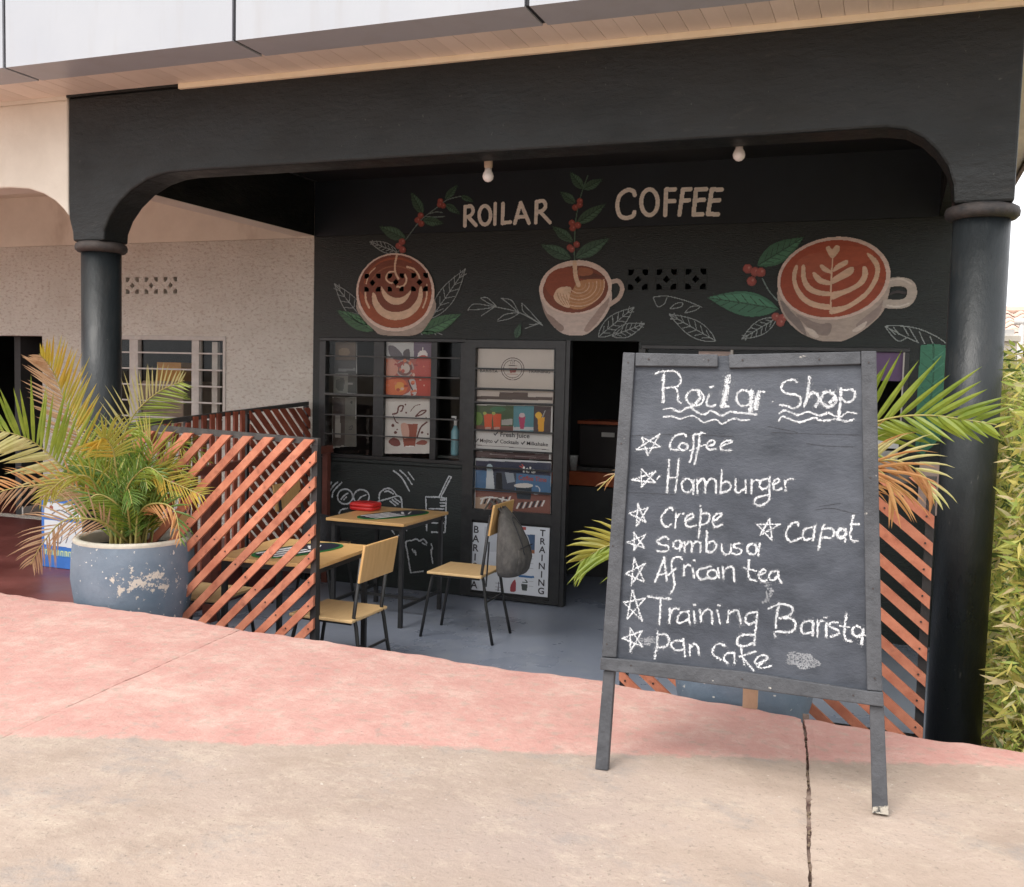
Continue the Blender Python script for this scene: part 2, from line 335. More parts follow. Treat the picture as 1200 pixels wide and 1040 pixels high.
class Canvas:
    def __init__(s, conv, off=(0, 0), sc=1, cell=.005):
        s.conv = conv; s.off = off; s.sc = sc; s.cell = cell; s.ops = []
    def zoom(s, off, sc): s.off = off; s.sc = sc; return s
    def c(s, pts): return np.array([s.conv(s.off[0]+p[0]/s.sc, s.off[1]+p[1]/s.sc) for p in pts])
    def poly(s, pts, col, sm=False): s.ops.append(('p', s.c(smooth_closed(pts) if sm else pts), col, 0)); return s
    def uvpoly(s, pts, col): s.ops.append(('p', np.array(pts, float), col, 0)); return s
    def stroke(s, pts, w, col, sm=True): s.ops.append(('s', s.c(smooth(pts) if sm else pts), col, w)); return s
    def rect(s, x0, y0, x1, y1, col): return s.poly([(x0, y0), (x1, y0), (x1, y1), (x0, y1)], col)
    def render(s, grain=0, holes=(), dust=0):
        A = np.concatenate([o[1] for o in s.ops]); mw = max([o[3] for o in s.ops]+[0])
        lo = A.min(0)-mw-s.cell; hi = A.max(0)+mw+s.cell; c = s.cell
        W = int((hi[0]-lo[0])/c)+1; H = int((hi[1]-lo[1])/c)+1
        col = np.zeros((H, W, 3)); mask = np.zeros((H, W), bool)
        def inside(P):
            l = np.maximum(((P.min(0)-lo)/c).astype(int)-1, 0); h = np.minimum(((P.max(0)-lo)/c).astype(int)+2, [W, H])
            xs = lo[0]+(np.arange(l[0], h[0])+.5)*c; ys = lo[1]+(np.arange(l[1], h[1])+.5)*c
            X, Y = np.meshgrid(xs, ys); r = np.zeros(X.shape, bool)
            for i in range(len(P)):
                x0, y0 = P[i]; x1, y1 = P[(i+1) % len(P)]
                if y0 == y1: continue
                r ^= ((Y > y0) != (Y > y1)) & (X < (x1-x0)*(Y-y0)/(y1-y0)+x0)
            return l, h, r
        g = rng.rand(H//2+2, W//2+2); gr = np.kron(g, np.ones((2, 2)))[:H, :W]
        for kind, P, cc, wd in s.ops:
            if kind == 'p':
                l, h, r = inside(P); sl = (slice(l[1], h[1]), slice(l[0], h[0]))
                mask[sl] |= r; col[sl][r] = cc
            else:
                for i in range(len(P)-1):
                    a, b = P[i], P[i+1]; l = np.maximum(((np.minimum(a, b)-wd-lo)/c).astype(int), 0); h = np.minimum(((np.maximum(a, b)+wd-lo)/c).astype(int)+2, [W, H])
                    xs = lo[0]+(np.arange(l[0], h[0])+.5)*c; ys = lo[1]+(np.arange(l[1], h[1])+.5)*c
                    X, Y = np.meshgrid(xs, ys); d = b-a; L = max(d@d, 1e-12)
                    t = np.clip(((X-a[0])*d[0]+(Y-a[1])*d[1])/L, 0, 1); D = np.hypot(X-a[0]-t*d[0], Y-a[1]-t*d[1])
                    sl = (slice(l[1], h[1]), slice(l[0], h[0]))
                    if grain: wv_ = wd*(.82+.38*rng.rand()) if not dust else wd; r = D < wv_/2*(1.15-grain*1.1*gr[sl]**1.6)
                    else: r = D < wd/2
                    mask[sl] |= r; col[sl][r] = cc
        for hp in holes:
            l, h, r = inside(np.array(hp, float))
            if r.size: mask[l[1]:h[1], l[0]:h[0]][r] = False
        if grain: mask &= ~(rng.rand(H, W) < grain*.2)
        if dust: mask &= rng.rand(H, W) < dust
        jj, ii = np.nonzero(mask); return lo, c, ii, jj, col[jj, ii]
def cells_obj(name, data, pos, m, parent, **kw):
    lo, c, ii, jj, col = data; n = len(ii)
    u = lo[0]+ii*c; v = lo[1]+jj*c
    U = np.stack([u, u+c, u+c, u], 1).ravel(); V = np.stack([v, v, v+c, v+c], 1).ravel()
    P = pos(U, V); org = np.array(wloc(parent)) if parent else 0
    me = bpy.data.meshes.new(name); me.vertices.add(4*n); me.vertices.foreach_set('co', (P-org).ravel())
    me.loops.add(4*n); me.loops.foreach_set('vertex_index', np.arange(4*n)); me.polygons.add(n)
    me.polygons.foreach_set('loop_start', np.arange(n)*4); me.polygons.foreach_set('loop_total', np.full(n, 4)); me.update()
    a = me.color_attributes.new('Col', 'FLOAT_COLOR', 'POINT'); cc = np.ones((4*n, 4)); cc[:, :3] = np.repeat(col, 4, 0); a.data.foreach_set('color', cc.ravel())
    me.materials.append(m); o = bpy.data.objects.new(name, me); COL.objects.link(o)
    if parent: o.parent = parent
    for k, vv in kw.items(): o[k] = vv
    return o
def wallplane(Y):
    conv = lambda x, y: (lambda p: (p[0], p[2]))(PY(x, y, Y))
    pos = lambda U, V, Y=Y: np.stack([U, np.full(U.shape, Y), V], 1)
    return conv, pos
def text(name, s, x, z, size, Y, m, parent, align='CENTER', sx=1, rot=0, bold=0.0, width=None):
    cu_ = bpy.data.curves.new('t', 'FONT'); cu_.body = s; cu_.size = 1; cu_.align_x = align; cu_.offset = bold
    o = bpy.data.objects.new('t', cu_); COL.objects.link(o); dg = bpy.context.evaluated_depsgraph_get()
    me = o.evaluated_get(dg).to_mesh(); V = [(v.co.x, v.co.y) for v in me.vertices]; Fc = [tuple(p.vertices) for p in me.polygons]
    o.to_mesh_clear(); bpy.data.objects.remove(o); bpy.data.curves.remove(cu_)
    r = radians(rot); k = size
    if width: sx = width/size/(max(a for a, b in V)-min(a for a, b in V))
    P = [(x+(a*sx*k)*cos(r)-(b*k)*sin(r), Y, z+(a*sx*k)*sin(r)+(b*k)*cos(r)) for a, b in V]
    return mk(name, P, Fc, m, parent)

WY = 7.37          # wall plane (café and neighbour)
ZT = 2.945         # underside of beams
ZB = 3.43          # top of front beam / soffit
YB0, YB1 = 4.80, 5.01
CY = 4.91          # column centres
# ================================================================== GROUND
def ground():
    n = 60; xs = np.concatenate([np.linspace(-400, -30, 8), np.linspace(-25, 25, 40), np.linspace(30, 400, 8)]); ys = xs.copy()
    V = []; Fc = []
    for y in ys:
        for x in xs:
            t = min(max((-9-y)/3, 0), 1); V.append((x, y, -.06+.58*t))
    W = len(xs)
    for j in range(len(ys)-1):
        for i in range(W-1): Fc.append((j*W+i, j*W+i+1, (j+1)*W+i+1, (j+1)*W+i))
    setkind(mk('ground', V, Fc, MT['earth'], smooth=True))
ground()
CR = [(-16, 4.2), (-7, 4.09), (-4.955, 4.052), (-4.555, 4.038), (-3.351, 4.019), (-2.592, 3.974), (-1.916, 3.968), (-1.116, 3.949), (-.574, 3.881), (-.097, 3.84), (.164, 3.79), (.468, 3.815), (.62, 3.82), (9, 3.9)]
def crest(x):
    return np.interp(x, [c[0] for c in CR], [c[1] for c in CR])+.008*sin(x*9.1)+.006*sin(x*23.+1)+.004*sin(x*51)
pave = mk('pavement', [(-16, -9, .1), (9, -9, .1), (9, 3.6, .1), (-16, 3.6, .1)], [(0, 1, 2, 3)], MT['earth']); pave['kind'] = 'structure'
JA = lambda y: -2.747-.108*(y-2.429)
JB = lambda y: -.258-.0913*(y-3.754)
joints = [(lambda y: -15.5, 0), (lambda y: JA(y)-7.8, .004), (lambda y: JA(y)-5.2, .004), (lambda y: JA(y)-2.6, .004), (JA, .0035), (JB, .0105), (lambda y: JB(y)+2.5, .01), (lambda y: JB(y)+5, .01), (lambda y: 8.8, 0)]
for si in range(len(joints)-1):
    (ja, wa), (jb, wb) = joints[si], joints[si+1]
    near = si in (3, 4, 5)
    nu = 110 if near else 12
    vs = np.concatenate([np.linspace(-9, 1.2, 8), np.linspace(1.3, 3.6, 70 if near else 8), np.linspace(3.62, 4, 22 if near else 6)])
    V = []; Fc = []
    W = nu+1
    for jy, y in enumerate(vs):
        for iu in range(W):
            tt = iu/nu; fr = jy/(len(vs)-1)
            yy = y
            xa = ja(yy)+wa/2; xb = jb(yy)-wb/2; x = xa+(xb-xa)*tt
            cy = crest(x)
            if y > 3.6: yy = 3.6+(y-3.6)/.4*(cy-3.6)
            e = min(tt, 1-tt)*(xb-xa)
            rag = .0018*sin(yy*7+si)+.001*sin(yy*23+si)+.0012*sin(yy*97+2*si)+random.uniform(-.0012, .0012) if (iu == 0 and wa) or (iu == nu and wb) else 0
            z = .55+.006*sin(x*1.3+.5)*sin(yy*1.7)+.003*sin(x*5.1+yy*3.3)+.0015*sin(x*17)*sin(yy*19)
            if e < .012: z -= .004
            dz = cy-yy
            if dz < .05: z -= (.05-dz)**2*6+.0
            V.append((x+rag, yy, z))
    n0 = len(V); H = len(vs)
    for j in range(H-1):
        for i in range(W-1): Fc.append((j*W+i, j*W+i+1, (j+1)*W+i+1, (j+1)*W+i))
    # skirts
    ring = [i for i in range(W)]+[j*W+W-1 for j in range(1, H)]+[(H-1)*W+i for i in range(W-2, -1, -1)]+[j*W for j in range(H-2, 0, -1)]
    for q in ring: V.append((V[q][0], V[q][1], -.04 if V[q][1] > 3.7 else .45))
    R_ = len(ring)
    for a in range(R_): b = (a+1) % R_; Fc.append((ring[a], ring[b], n0+b, n0+a))
    mk('slab', V, Fc, MT['pavement'], pave, smooth=False)
# dirt and rubble in the open joint
Gd = G(); Gd.add([(JB(y)+s*.012, y, .532+.006*sin(y*31)+.012*max(0, sin(y*4.6+.6))) for y in np.linspace(1.2, 3.9, 40) for s in (-1, 1)], [(2*i, 2*i+1, 2*i+3, 2*i+2) for i in range(39)])
Gd.mk('joint_fill', mat('joint_dirt', (.07, .035, .028), (.26, .19, .15), 9, .95, .5, 60), pave)
gr = G()
for i in range(130):
    y = random.uniform(1.5, 3.8); x = JB(y)+random.uniform(-.004, .004); s = random.uniform(.001, .003); z = .530+.012*max(0, sin(y*4.6+.6))+random.uniform(0, .010)
    gr.box(x-s, x+s, y-s*1.3, y+s*1.3, z, z+s*1.5, Matrix.Rotation(random.uniform(0, 3), 3, 'Z'))
gr.mk('joint_gravel', MT['earth'], pave, kind='stuff')

setkind(G().box(-4.78, .46, 3.98, 11, -.2, 0).mk('veranda_floor', MT['floor']))
setkind(G().box(-4.78, .45, 3.99, 4.40, .002, .28).mk('kerb_ledge', MT['floor']))
setkind(G().box(-11, -4.785, 3.98, 11, -.2, .28).mk('red_floor', MT['red_floor']))

# ================================================================== BUILDING
bld = thing('cafe_building', 'long single storey building with black painted coffee shop front and cream neighbouring unit', 'building', (0, WY, 0))
def wall_rects(x0, x1, z0, z1, ops):
    xs = sorted(set([x0, x1]+[v for o in ops for v in (o[0], o[1])])); zs = sorted(set([z0, z1]+[v for o in ops for v in (o[2], o[3])]))
    g = G()
    for i in range(len(xs)-1):
        run = None
        for j in range(len(zs)-1):
            cx = (xs[i]+xs[i+1])/2; cz = (zs[j]+zs[j+1])/2
            hole = any(o[0] < cx < o[1] and o[2] < cz < o[3] for o in ops)
            if not hole: g.box(xs[i], xs[i+1], WY, WY+.16, zs[j], zs[j+1])
    bm = bmesh.new()
    vs = [bm.verts.new(v) for v in g.v]
    for f in g.f: bm.faces.new([vs[i] for i in f])
    bmesh.ops.remove_doubles(bm, verts=bm.verts, dist=1e-5)
    # drop interior duplicate faces
    seen = {}
    for f in list(bm.faces):
        k = tuple(sorted(v.index for v in f.verts))
    bm.verts.index_update(); kill = []
    for f in bm.faces:
        k = frozenset(v.index for v in f.verts)
        if k in seen: kill += [f, seen[k]]
        else: seen[k] = f
    bmesh.ops.delete(bm, geom=list(set(kill)), context='FACES')
    V = [tuple(v.co) for v in bm.verts]; bm.verts.index_update(); Fc = [tuple(v.index for v in f.verts) for f in bm.faces]; bm.free(); return V, Fc
BS = .168; BP = .2175
def blocks(x0): return [(x0+i*BP, x0+i*BP+BS, 2.462, 2.462+BS) for i in range(3)]
VL = blocks(-6.725); VM = blocks(-4.203); VR = blocks(-1.948)
def bholes(b):
    x0, x1, z0, z1 = b; cx = (x0+x1)/2; cz = (z0+z1)/2; r = .0215; out = []
    for sx in (-1, 1):
        for sz in (-1, 1):
            px = cx+sx*.054; pz = cz+sz*.054
            q = [(px-sx*r*-1, pz+sz*r), (px-sx*r, pz+sz*r), (px-sx*r, pz-sz*r*.1), (px-sx*r*.1, pz-sz*r), (px+sx*r, pz-sz*r)]
            q[0] = (px+sx*r, pz+sz*r)
            out.append(q)
    out.append([(cx+.028, cz), (cx, cz+.028), (cx-.028, cz), (cx, cz-.028)]); return out
W1 = (-4.62, -3.262, 1.07, 2.09); DP = (-3.262, -2.405, -.001, 2.085); DW = (-2.405, -1.84, -.001, 2.085); W2 = (-1.815, .06, 1.0, 2.06)
ops_c = [W1, DP, DW, W2]+VM+VR
V, Fc = wall_rects(-4.69, .55, 0, 2.94, ops_c); cw = mk('wall', V, Fc, MT['black_wall'], bld, label='black painted café wall with coffee mural')
G().box(-4.69, .55, WY-.004, WY+.16, 2.942, 3.40).mk('ring_beam', mat('navy_black_ring_beam', (.0045, .0085, .013), (.008, .014, .021), 2, .6, .08, 12), bld)
LWN = (-7.10, -5.59, 1.08, 2.09); LD = (-9.3, -7.735, .281, 2.075)
V, Fc = wall_rects(-11, -4.692, .2, 2.93, [LWN, LD]+VL); nw = mk('wall', V, Fc, MT['cream_wall'], bld, label='stippled cream wall of neighbouring unit')
G().box(-11, -4.692, WY-.006, WY+.16, 2.932, 3.40).mk('ring_beam', MT['cream_smooth'], bld)
for bs, m in ((VL, MT['cream_wall']), (VM, MT['black_wall']), (VR, MT['black_wall'])):
    for b in bs:
        x0, x1, z0, z1 = b
        plate('vent_block', [(x0+.001, z0+.001), (x1-.001, z0+.001), (x1-.001, z1-.001), (x0+.001, z1-.001)], bholes(b), WY+.001, WY+.07, m, bld)
# rooms behind
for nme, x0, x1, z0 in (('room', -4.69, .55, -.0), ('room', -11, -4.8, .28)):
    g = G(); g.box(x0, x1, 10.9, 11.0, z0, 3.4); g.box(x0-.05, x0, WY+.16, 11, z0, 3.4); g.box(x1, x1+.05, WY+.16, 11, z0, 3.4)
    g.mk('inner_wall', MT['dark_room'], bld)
G().box(.55, .60, WY, 11, -.1, 3.4).mk('side_wall', MT['cream_smooth'], bld)
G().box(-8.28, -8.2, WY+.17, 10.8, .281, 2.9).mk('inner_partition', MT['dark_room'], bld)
G().box(-8.199, -8.18, WY+.17, 10.8, .281, .36).mk('skirting', MT['white_metal'], bld)
# ceilings and roof
G().box(-4.66, .44, YB1, 11, 3.40, 3.43).mk('ceiling', MT['ceil_black'], bld)
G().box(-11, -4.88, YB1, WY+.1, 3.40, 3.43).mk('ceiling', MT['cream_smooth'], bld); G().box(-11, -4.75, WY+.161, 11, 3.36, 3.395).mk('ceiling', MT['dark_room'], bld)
G().box(-11, .78, 4.6, 11.2, 3.56, 3.72).mk('roof', MT['fascia'], bld)
# cross beams (columns to wall)
G().box(-4.87, -4.69, YB1, WY-.007, ZT+.004, 3.399).mk('cross_beam', MT['black_beam'], bld)
G().box(-4.873, -4.687, YB1, WY-.008, ZT, ZT+.003).mk('beam_underside', MT['cream_smooth'], bld)
G().box(.20, .43, YB1, WY-.007, ZT, 3.399).mk('cross_beam', MT['black_beam'], bld)
# front arched beam
def arc(cx, cz, rx, rz, a0, a1, n=14): return [(cx+rx*cos(radians(a0+(a1-a0)*i/n)), cz+rz*sin(radians(a0+(a1-a0)*i/n))) for i in range(n+1)]
right_x0, right_x1 = .187, .425
bp = [(-4.545, 2.56)]+arc(-3.97, 2.56, .575-.19, ZT-2.56, 180, 90)[0:0]
haL = [(-4.545, 2.56), (-4.54, 2.62), (-4.50, 2.70), (-4.43, 2.78), (-4.33, 2.855), (-4.21, 2.91), (-4.09, 2.938), (-3.98, ZT)]
haR = [(-.10, ZT), (-.02, 2.93), (.05, 2.89), (.11, 2.83), (.155, 2.76), (.18, 2.68), (right_x0, 2.60)]
nbR = [(-4.785, 2.56), (-4.79, 2.62), (-4.815, 2.70), (-4.82, 2.80)]      # black part of left pier edge
poly = haL+haR+[(right_x1, 2.60), (right_x1+.005, ZB), (-4.815, ZB), (-4.82, 2.80), (-4.815, 2.70), (-4.79, 2.62), (-4.785, 2.56)]
def front_beam(name, poly, m, label):
    g = G().prism(poly, YB0, YB1); o = g.mk(name, m, bld, bevel=.012, label=label); return o
front_beam('arched_beam', poly, MT['black_beam'], 'black arched beam over the café veranda')
nb = [(-4.823, 2.80), (-4.818, 2.715), (-4.86, 2.76), (-4.93, 2.815), (-5.02, 2.86), (-5.14, 2.895), (-5.30, 2.91), (-8.9, 2.91), (-9.2, 2.86), (-9.33, 2.75), (-9.35, 2.56), (-9.6, 2.56), (-9.6, ZB-.01), (-4.823, ZB-.01)]
front_beam('arched_beam', nb, MT['cream_smooth'], 'cream arched beam of neighbouring unit')
# columns with ring neck
def column(x, z0, zt, m, label):
    r = .118
    t = thing('column', label, 'column', (x, CY, z0))
    G().lathe([(r, 0), (r, zt-z0-.02)], (x, CY, z0), 48).mk('shaft', m, t, smooth=False)
    for p in t.children[0].data.polygons: p.use_smooth = len(p.vertices) == 4
    prof = [(r+.001, -.035), (r+.02, -.032), (r+.034, -.018), (r+.036, 0), (r+.03, .018), (r+.012, .028), (r+.002, .03)]
    G().lathe(prof, (x, CY, zt-.012), 48).mk('neck_ring', MT['ring'], t, smooth=True)
column(.308, -.05, 2.585, MT['column'], 'black gloss column at the right end of the veranda beside the bamboo')
column(-4.665, .0, 2.545, MT['column'], 'black gloss column behind the big palm in the blue pot')
column(-9.47, .28, 2.55, MT['cream_smooth'], 'cream column of the neighbouring unit at far left')

# soffit planks, trims, fascia
sof = thing('soffit', 'cream plank soffit under the roof overhang above the black beam', 'ceiling', (0, 4.6, ZB))
pk = G().box(0, .098, 4.47, 4.86, ZB+.012, ZB+.022).add([(0.098, 4.47, ZB+.018), (.102, 4.47, ZB+.018), (.102, 4.86, ZB+.018), (.098, 4.86, ZB+.018)], [(0, 1, 2, 3)])
base = None
for i in range(118):
    x = -11+i*.1
    if x+.1 > .785: break
    if base is None:
        base = pk.mk('plank', MT['soffit'], sof); me = base.data; base.location.x += x
    else:
        o = base.copy(); COL.objects.link(o); o.parent = sof; o.location = (base.location.x+i*.1, base.location.y, base.location.z+random.uniform(0, .0012))
# side overhang planks (right of the building)
for i in range(66):
    y = 4.86+i*.1
    g = G().box(.43, .765, y, y+.098, ZB+.013, ZB+.022)
    g.mk('plank', MT['soffit'], sof)
G().box(-3.97, .43, YB0-.022, YB0+.03, ZB-.018, ZB+.012).mk('trim_strip', MT['trim'], sof)
G().box(-4.82, -3.972, YB0-.012, YB0+.03, ZB-.002, ZB+.012).mk('trim_strip', MT['black_beam'], sof); G().box(-11, -4.822, YB0-.004, YB0+.03, ZB-.012, ZB+.012).mk('trim_strip', MT['cream_smooth'], sof)
G().box(.765, .79, 4.2, 11.2, ZB-.02, 3.75).mk('side_fascia', mat('brown_edge', (.16, .10, .07), None, 5, .6), sof)
fas = thing('fascia', 'row of big white composite panels along the roof edge with dark joints', 'fascia', (0, 4.24, ZB))
FX = [-11, -9.22, -7.69, -6.16, -4.69, -3.165, -1.61, -.06, .79]; YF = 4.22
for i in range(len(FX)-1):
    G().box(FX[i]+.012, FX[i+1]-.012, YF, YF+.25, ZB+.0, ZB+1.1).mk('panel', MT['fascia'], fas)
G().box(-11, .78, YF+.012, YF+.24, ZB+.008, ZB+1.09).mk('joint_backing', MT['joint'], fas)

# bulbs
for px, py, lb in ((572, 207, 'white light bulb under the beam left of the painted shop name'), (866, 182, 'white light bulb under the beam right of the painted shop name')):
    p = PY(px, py, 5.08); r = .031
    t = thing('light_bulb', lb, 'light bulb', (p[0], p[1], p[2]), 'bulbs under the beam')
    G().lathe([(.002, -r), (r*.5, -r*.87), (r*.87, -r*.5), (r, 0), (r*.87, r*.5), (r*.62, r*.95), (.018, r*1.5)], tuple(p), 20).mk('globe', MT['bulb'], t, smooth=True)
    G().lathe([(.019, r*1.4), (.023, r*1.6), (.026, 3.40-p[2])], tuple(p), 16).mk('socket', mat('socket_plastic', (.4, .3, .22), None, 5, .5), t, smooth=True)

# ================================================================== WINDOWS AND DOOR PANEL
def bars_x(z, x0, x1, y, w=.012): return G().box(x0, x1, y-w/2, y+w/2, z-w/2, z+w/2)
wz = lambda py, x: PY(x, py, WY)[2]; wx = lambda px, y=450: PY(px, y, WY)[0]
# left neighbour window
x0, x1, z0, z1 = LWN
wnd = thing('casement_window', 'cream metal window with burglar bars in the cream wall behind the palm', 'window', ((x0+x1)/2, WY, z0))
g = G(); fw = .04
g.box(x0, x1, WY-.01, WY+.05, z1-fw, z1); g.box(x0, x1, WY-.01, WY+.05, z0, z0+fw); g.box(x0, x0+fw, WY-.01, WY+.05, z0+fw, z1-fw); g.box(x1-.03, x1, WY-.01, WY+.05, z0+fw, z1-fw)
g.mk('frame', MT['white_metal'], wnd, bevel=.003)
mx_ = [wx(157), wx(229)]
for x, w_ in zip(mx_, (.10, .08)): G().box(x-w_/2, x+w_/2, WY-.005, WY+.05, z0+fw, z1-fw).mk('mullion', MT['white_metal'], wnd, bevel=.003)
for k in range(1, 7):
    z = z1-.01-k*.147
    if z > z0+.03: bars_x(z, x0+fw, x1-.03, WY-.014, .014).mk('burglar_bar', MT['white_metal'], wnd)
for a, b in ((x0+fw, mx_[0]-.05), (mx_[0]+.05, mx_[1]-.04), (mx_[1]+.04, x1-.03)):
    G().box(a, b, WY+.03, WY+.034, z0+fw, z1-fw).mk('pane', MT['glass'], wnd)
G().box(x1-.20, x1-.14, WY+.06, WY+.10, z0+.05, z1-.05).mk('inner_frame', MT['white_metal'], wnd)
tag(G().box(PY(184, 436, 7.8)[0], PY(212, 436, 7.8)[0], 7.8, 8.1, PY(200, 447, 7.8)[2], PY(200, 425, 7.8)[2]).mk('storage_box', mat('orange_box', (.55, .24, .03), (.6, .3, .05), 5, .6)), 'orange yellow carton seen through the cream barred window', 'box')
tag(G().box(PY(180, 436, 7.8)[0]-.1, PY(214, 436, 7.8)[0]+.05, 7.75, 8.2, .28, PY(200, 447, 7.8)[2]-.002).mk('cabinet', mat('tan_cabinet', (.30, .22, .17), None, 5, .6), bevel=.01), 'tan cabinet under the orange carton behind the barred window', 'cabinet')

# café barred window (three lights)
x0, x1, z0, z1 = W1
cwn = thing('barred_window', 'black steel window with three lights and horizontal bars beneath the first painted cup', 'window', ((x0+x1)/2, WY, z0))
g = G(); g.box(x0, x1, WY-.012, WY+.06, z1-.03, z1-.001); g.box(x0, x1, WY-.012, WY+.06, z0, z0+.03); g.box(x0, x0+.06, WY-.012, WY+.06, z0+.03, z1-.03); g.box(x1-.04, x1, WY-.012, WY+.06, z0+.03, z1-.03)
g.mk('frame', MT['metal_black'], cwn, bevel=.004)
ms = [(wx(438), wx(450)), (wx(505), wx(512))]
for a, b in ms: G().box(a, b, WY-.008, WY+.05, z0+.03, z1-.03).mk('mullion', MT['metal_black'], cwn, bevel=.003)
for py, w_ in ((419, .011), (442, .011), (465, .018), (490, .011), (513, .011)):
    z = PY(480, py, WY-.02)[2]; bars_x(z, x0+.06, x1-.04, WY-.018, w_).mk('burglar_bar', MT['metal_worn'], cwn)
G().box(x0-.02, x1, WY-.022, WY-.002, z0-.03, z0).mk('sill', MT['black_wall'], cwn, bevel=.006)
for a, b in ((x0+.06, ms[0][0]), (ms[0][1], ms[1][0]), (ms[1][1], x1-.04)):
    G().box(a, b, WY+.02, WY+.024, z0+.03, z1-.03).mk('pane', MT['glass'], cwn)
# posters in the café window
YP = WY+.035
cv, ps = wallplane(YP)
def poster(name, label, ops, cell=.004, Y=YP, cat='poster', group=None):
    """ops(canvas) draws; first op gives the sheet outline"""
    cv, ps = wallplane(Y-.002); c = Canvas(cv, cell=cell); ops(c)
    A = c.ops[0][1]; x0_, z0_ = A.min(0); x1_, z1_ = A.max(0)
    t = thing(name, label, cat, ((x0_+x1_)/2, Y, z0_), group)
    G().prism([tuple(p) for p in A], Y, Y+.006).mk('sheet', MT['paper'], t)
    cells_obj('print', c.render(), ps, MT['print'], t); return t
def p_red(c):
    c.zoom((360, 380), 5.78)
    c.rect(528, 115, 842, 490, (.45, .10, .07)); c.rect(528, 115, 722, 235, (.5, .5, .5)); c.rect(722, 118, 842, 235, (.14, .09, .15))
    c.poly([(745, 232), (750, 200), (765, 180), (800, 178), (815, 200), (812, 232)], (.75, .7, .68)); c.stroke([(783, 180), (783, 160)], .006, (.8, .75, .7))
    c.poly([(550, 150), (590, 150), (640, 200), (650, 240), (600, 240), (560, 210)], (.12, .1, .12), True); c.poly([(650, 190), (690, 170), (695, 240), (660, 250)], (.1, .08, .09), True)
    c.poly(ell(660, 300, 62, 60), (.42, .33, .3)); c.poly(ell(660, 300, 52, 50), (.2, .07, .06)); c.poly(ell(665, 300, 30, 34), (.6, .5, .45))
    c.poly([(530, 240), (600, 250), (610, 330), (530, 370)], (.62, .28, .2), True); c.poly([(740, 240), (830, 240), (830, 480), (740, 470)], (.5, .06, .04), True)
    c.poly([(530, 390), (640, 370), (680, 430), (640, 480), (540, 470)], (.68, .16, .06), True); c.poly([(600, 400), (650, 400), (650, 450), (600, 450)], (.75, .35, .08), True)
    c.poly([(690, 380), (730, 380), (735, 480), (640, 488), (700, 450)], (.6, .55, .55), True); c.stroke([(680, 370), (700, 420), (715, 450)], .012, (.06, .03, .04))
    for i in range(30):
        x, y = random.uniform(535, 830), random.uniform(245, 480); c.poly(ell(x, y, random.uniform(5, 16), random.uniform(5, 14), n=8), random.choice([(.7, .2, .1), (.35, .04, .03), (.7, .45, .35), (.5, .08, .05)]))
def p_drink(c):
    c.zoom((360, 380), 5.78); br = (.12, .03, .025)
    c.rect(520, 505, 830, 877, (.62, .58, .55)); c.rect(520, 505, 830, 525, (.5, .45, .42))
    c.poly([(635, 680), (750, 675), (730, 830), (655, 830)], (.30, .08, .05)); c.poly([(635, 680), (680, 680), (690, 760), (650, 770)], (.6, .35, .28), True); c.rect(665, 825, 725, 832, (.8, .78, .75))
    c.stroke([(580, 610), (610, 600), (620, 560), (650, 555), (640, 590)], .014, br); c.stroke([(585, 625), (600, 660), (615, 670)], .010, br)
    c.stroke([(735, 625), (770, 590), (805, 585), (780, 610), (740, 625)], .012, br); c.stroke([(700, 590), (730, 555), (765, 545)], .006, br)
    c.stroke([(745, 765), (770, 700), (810, 665)], .014, br); c.poly([(550, 800), (580, 770), (620, 785), (630, 820), (590, 828)], (.2, .06, .05), True); c.poly([(735, 810), (780, 785), (815, 800), (790, 820)], (.3, .09, .07), True)
    for x, y, r in ((580, 687, 11), (598, 735, 11), (778, 735, 9), (630, 590, 5), (670, 600, 7), (665, 545, 6), (610, 715, 5), (818, 745, 6), (805, 635, 5)): c.poly(ell(x, y, r, r, n=10), br)
def p_dim1(c):
    c.zoom((360, 380), 5.78); c.rect(185, 120, 335, 470, (.03, .03, .03)); c.rect(190, 122, 330, 245, (.10, .065, .04)); c.poly(ell(250, 190, 40, 30), (.2, .13, .07)); c.rect(178, 335, 275, 470, (.16, .17, .16)); c.poly([(195, 380), (250, 370), (240, 450), (200, 440)], (.05, .06, .06), True)
    c.rect(275, 365, 335, 470, (.04, .05, .05)); c.rect(210, 300, 325, 318, (.15, .15, .15)); c.rect(275, 400, 310, 410, (.2, .2, .2))
def p_dim2(c):
    c.zoom((360, 380), 5.78); c.rect(170, 495, 330, 830, (.12, .115, .10)); c.rect(172, 500, 255, 825, (.06, .045, .04)); c.rect(190, 620, 225, 770, (.3, .28, .26)); c.poly([(180, 500), (230, 520), (240, 600), (190, 600)], (.03, .02, .02), True); c.poly([(170, 830), (250, 822), (250, 832), (170, 842)], (.3, .28, .26))
    c.stroke([(285, 700), (305, 690), (300, 715), (285, 715)], .008, (.05, .05, .05)); c.poly(ell(300, 530, 8, 10), (.02, .02, .02))
poster('poster', 'red juice and coffee poster with round emblem in the upper middle of the barred window', p_red)
poster('poster', 'white poster of a splashing brown iced drink in the lower middle of the barred window', p_drink)
poster('poster', 'dim dark picture at the upper left inside the barred window', p_dim1, .008, Y=WY+.10)
poster('poster', 'dim picture with pale bottle at the lower left inside the barred window', p_dim2, .008, Y=WY+.10)
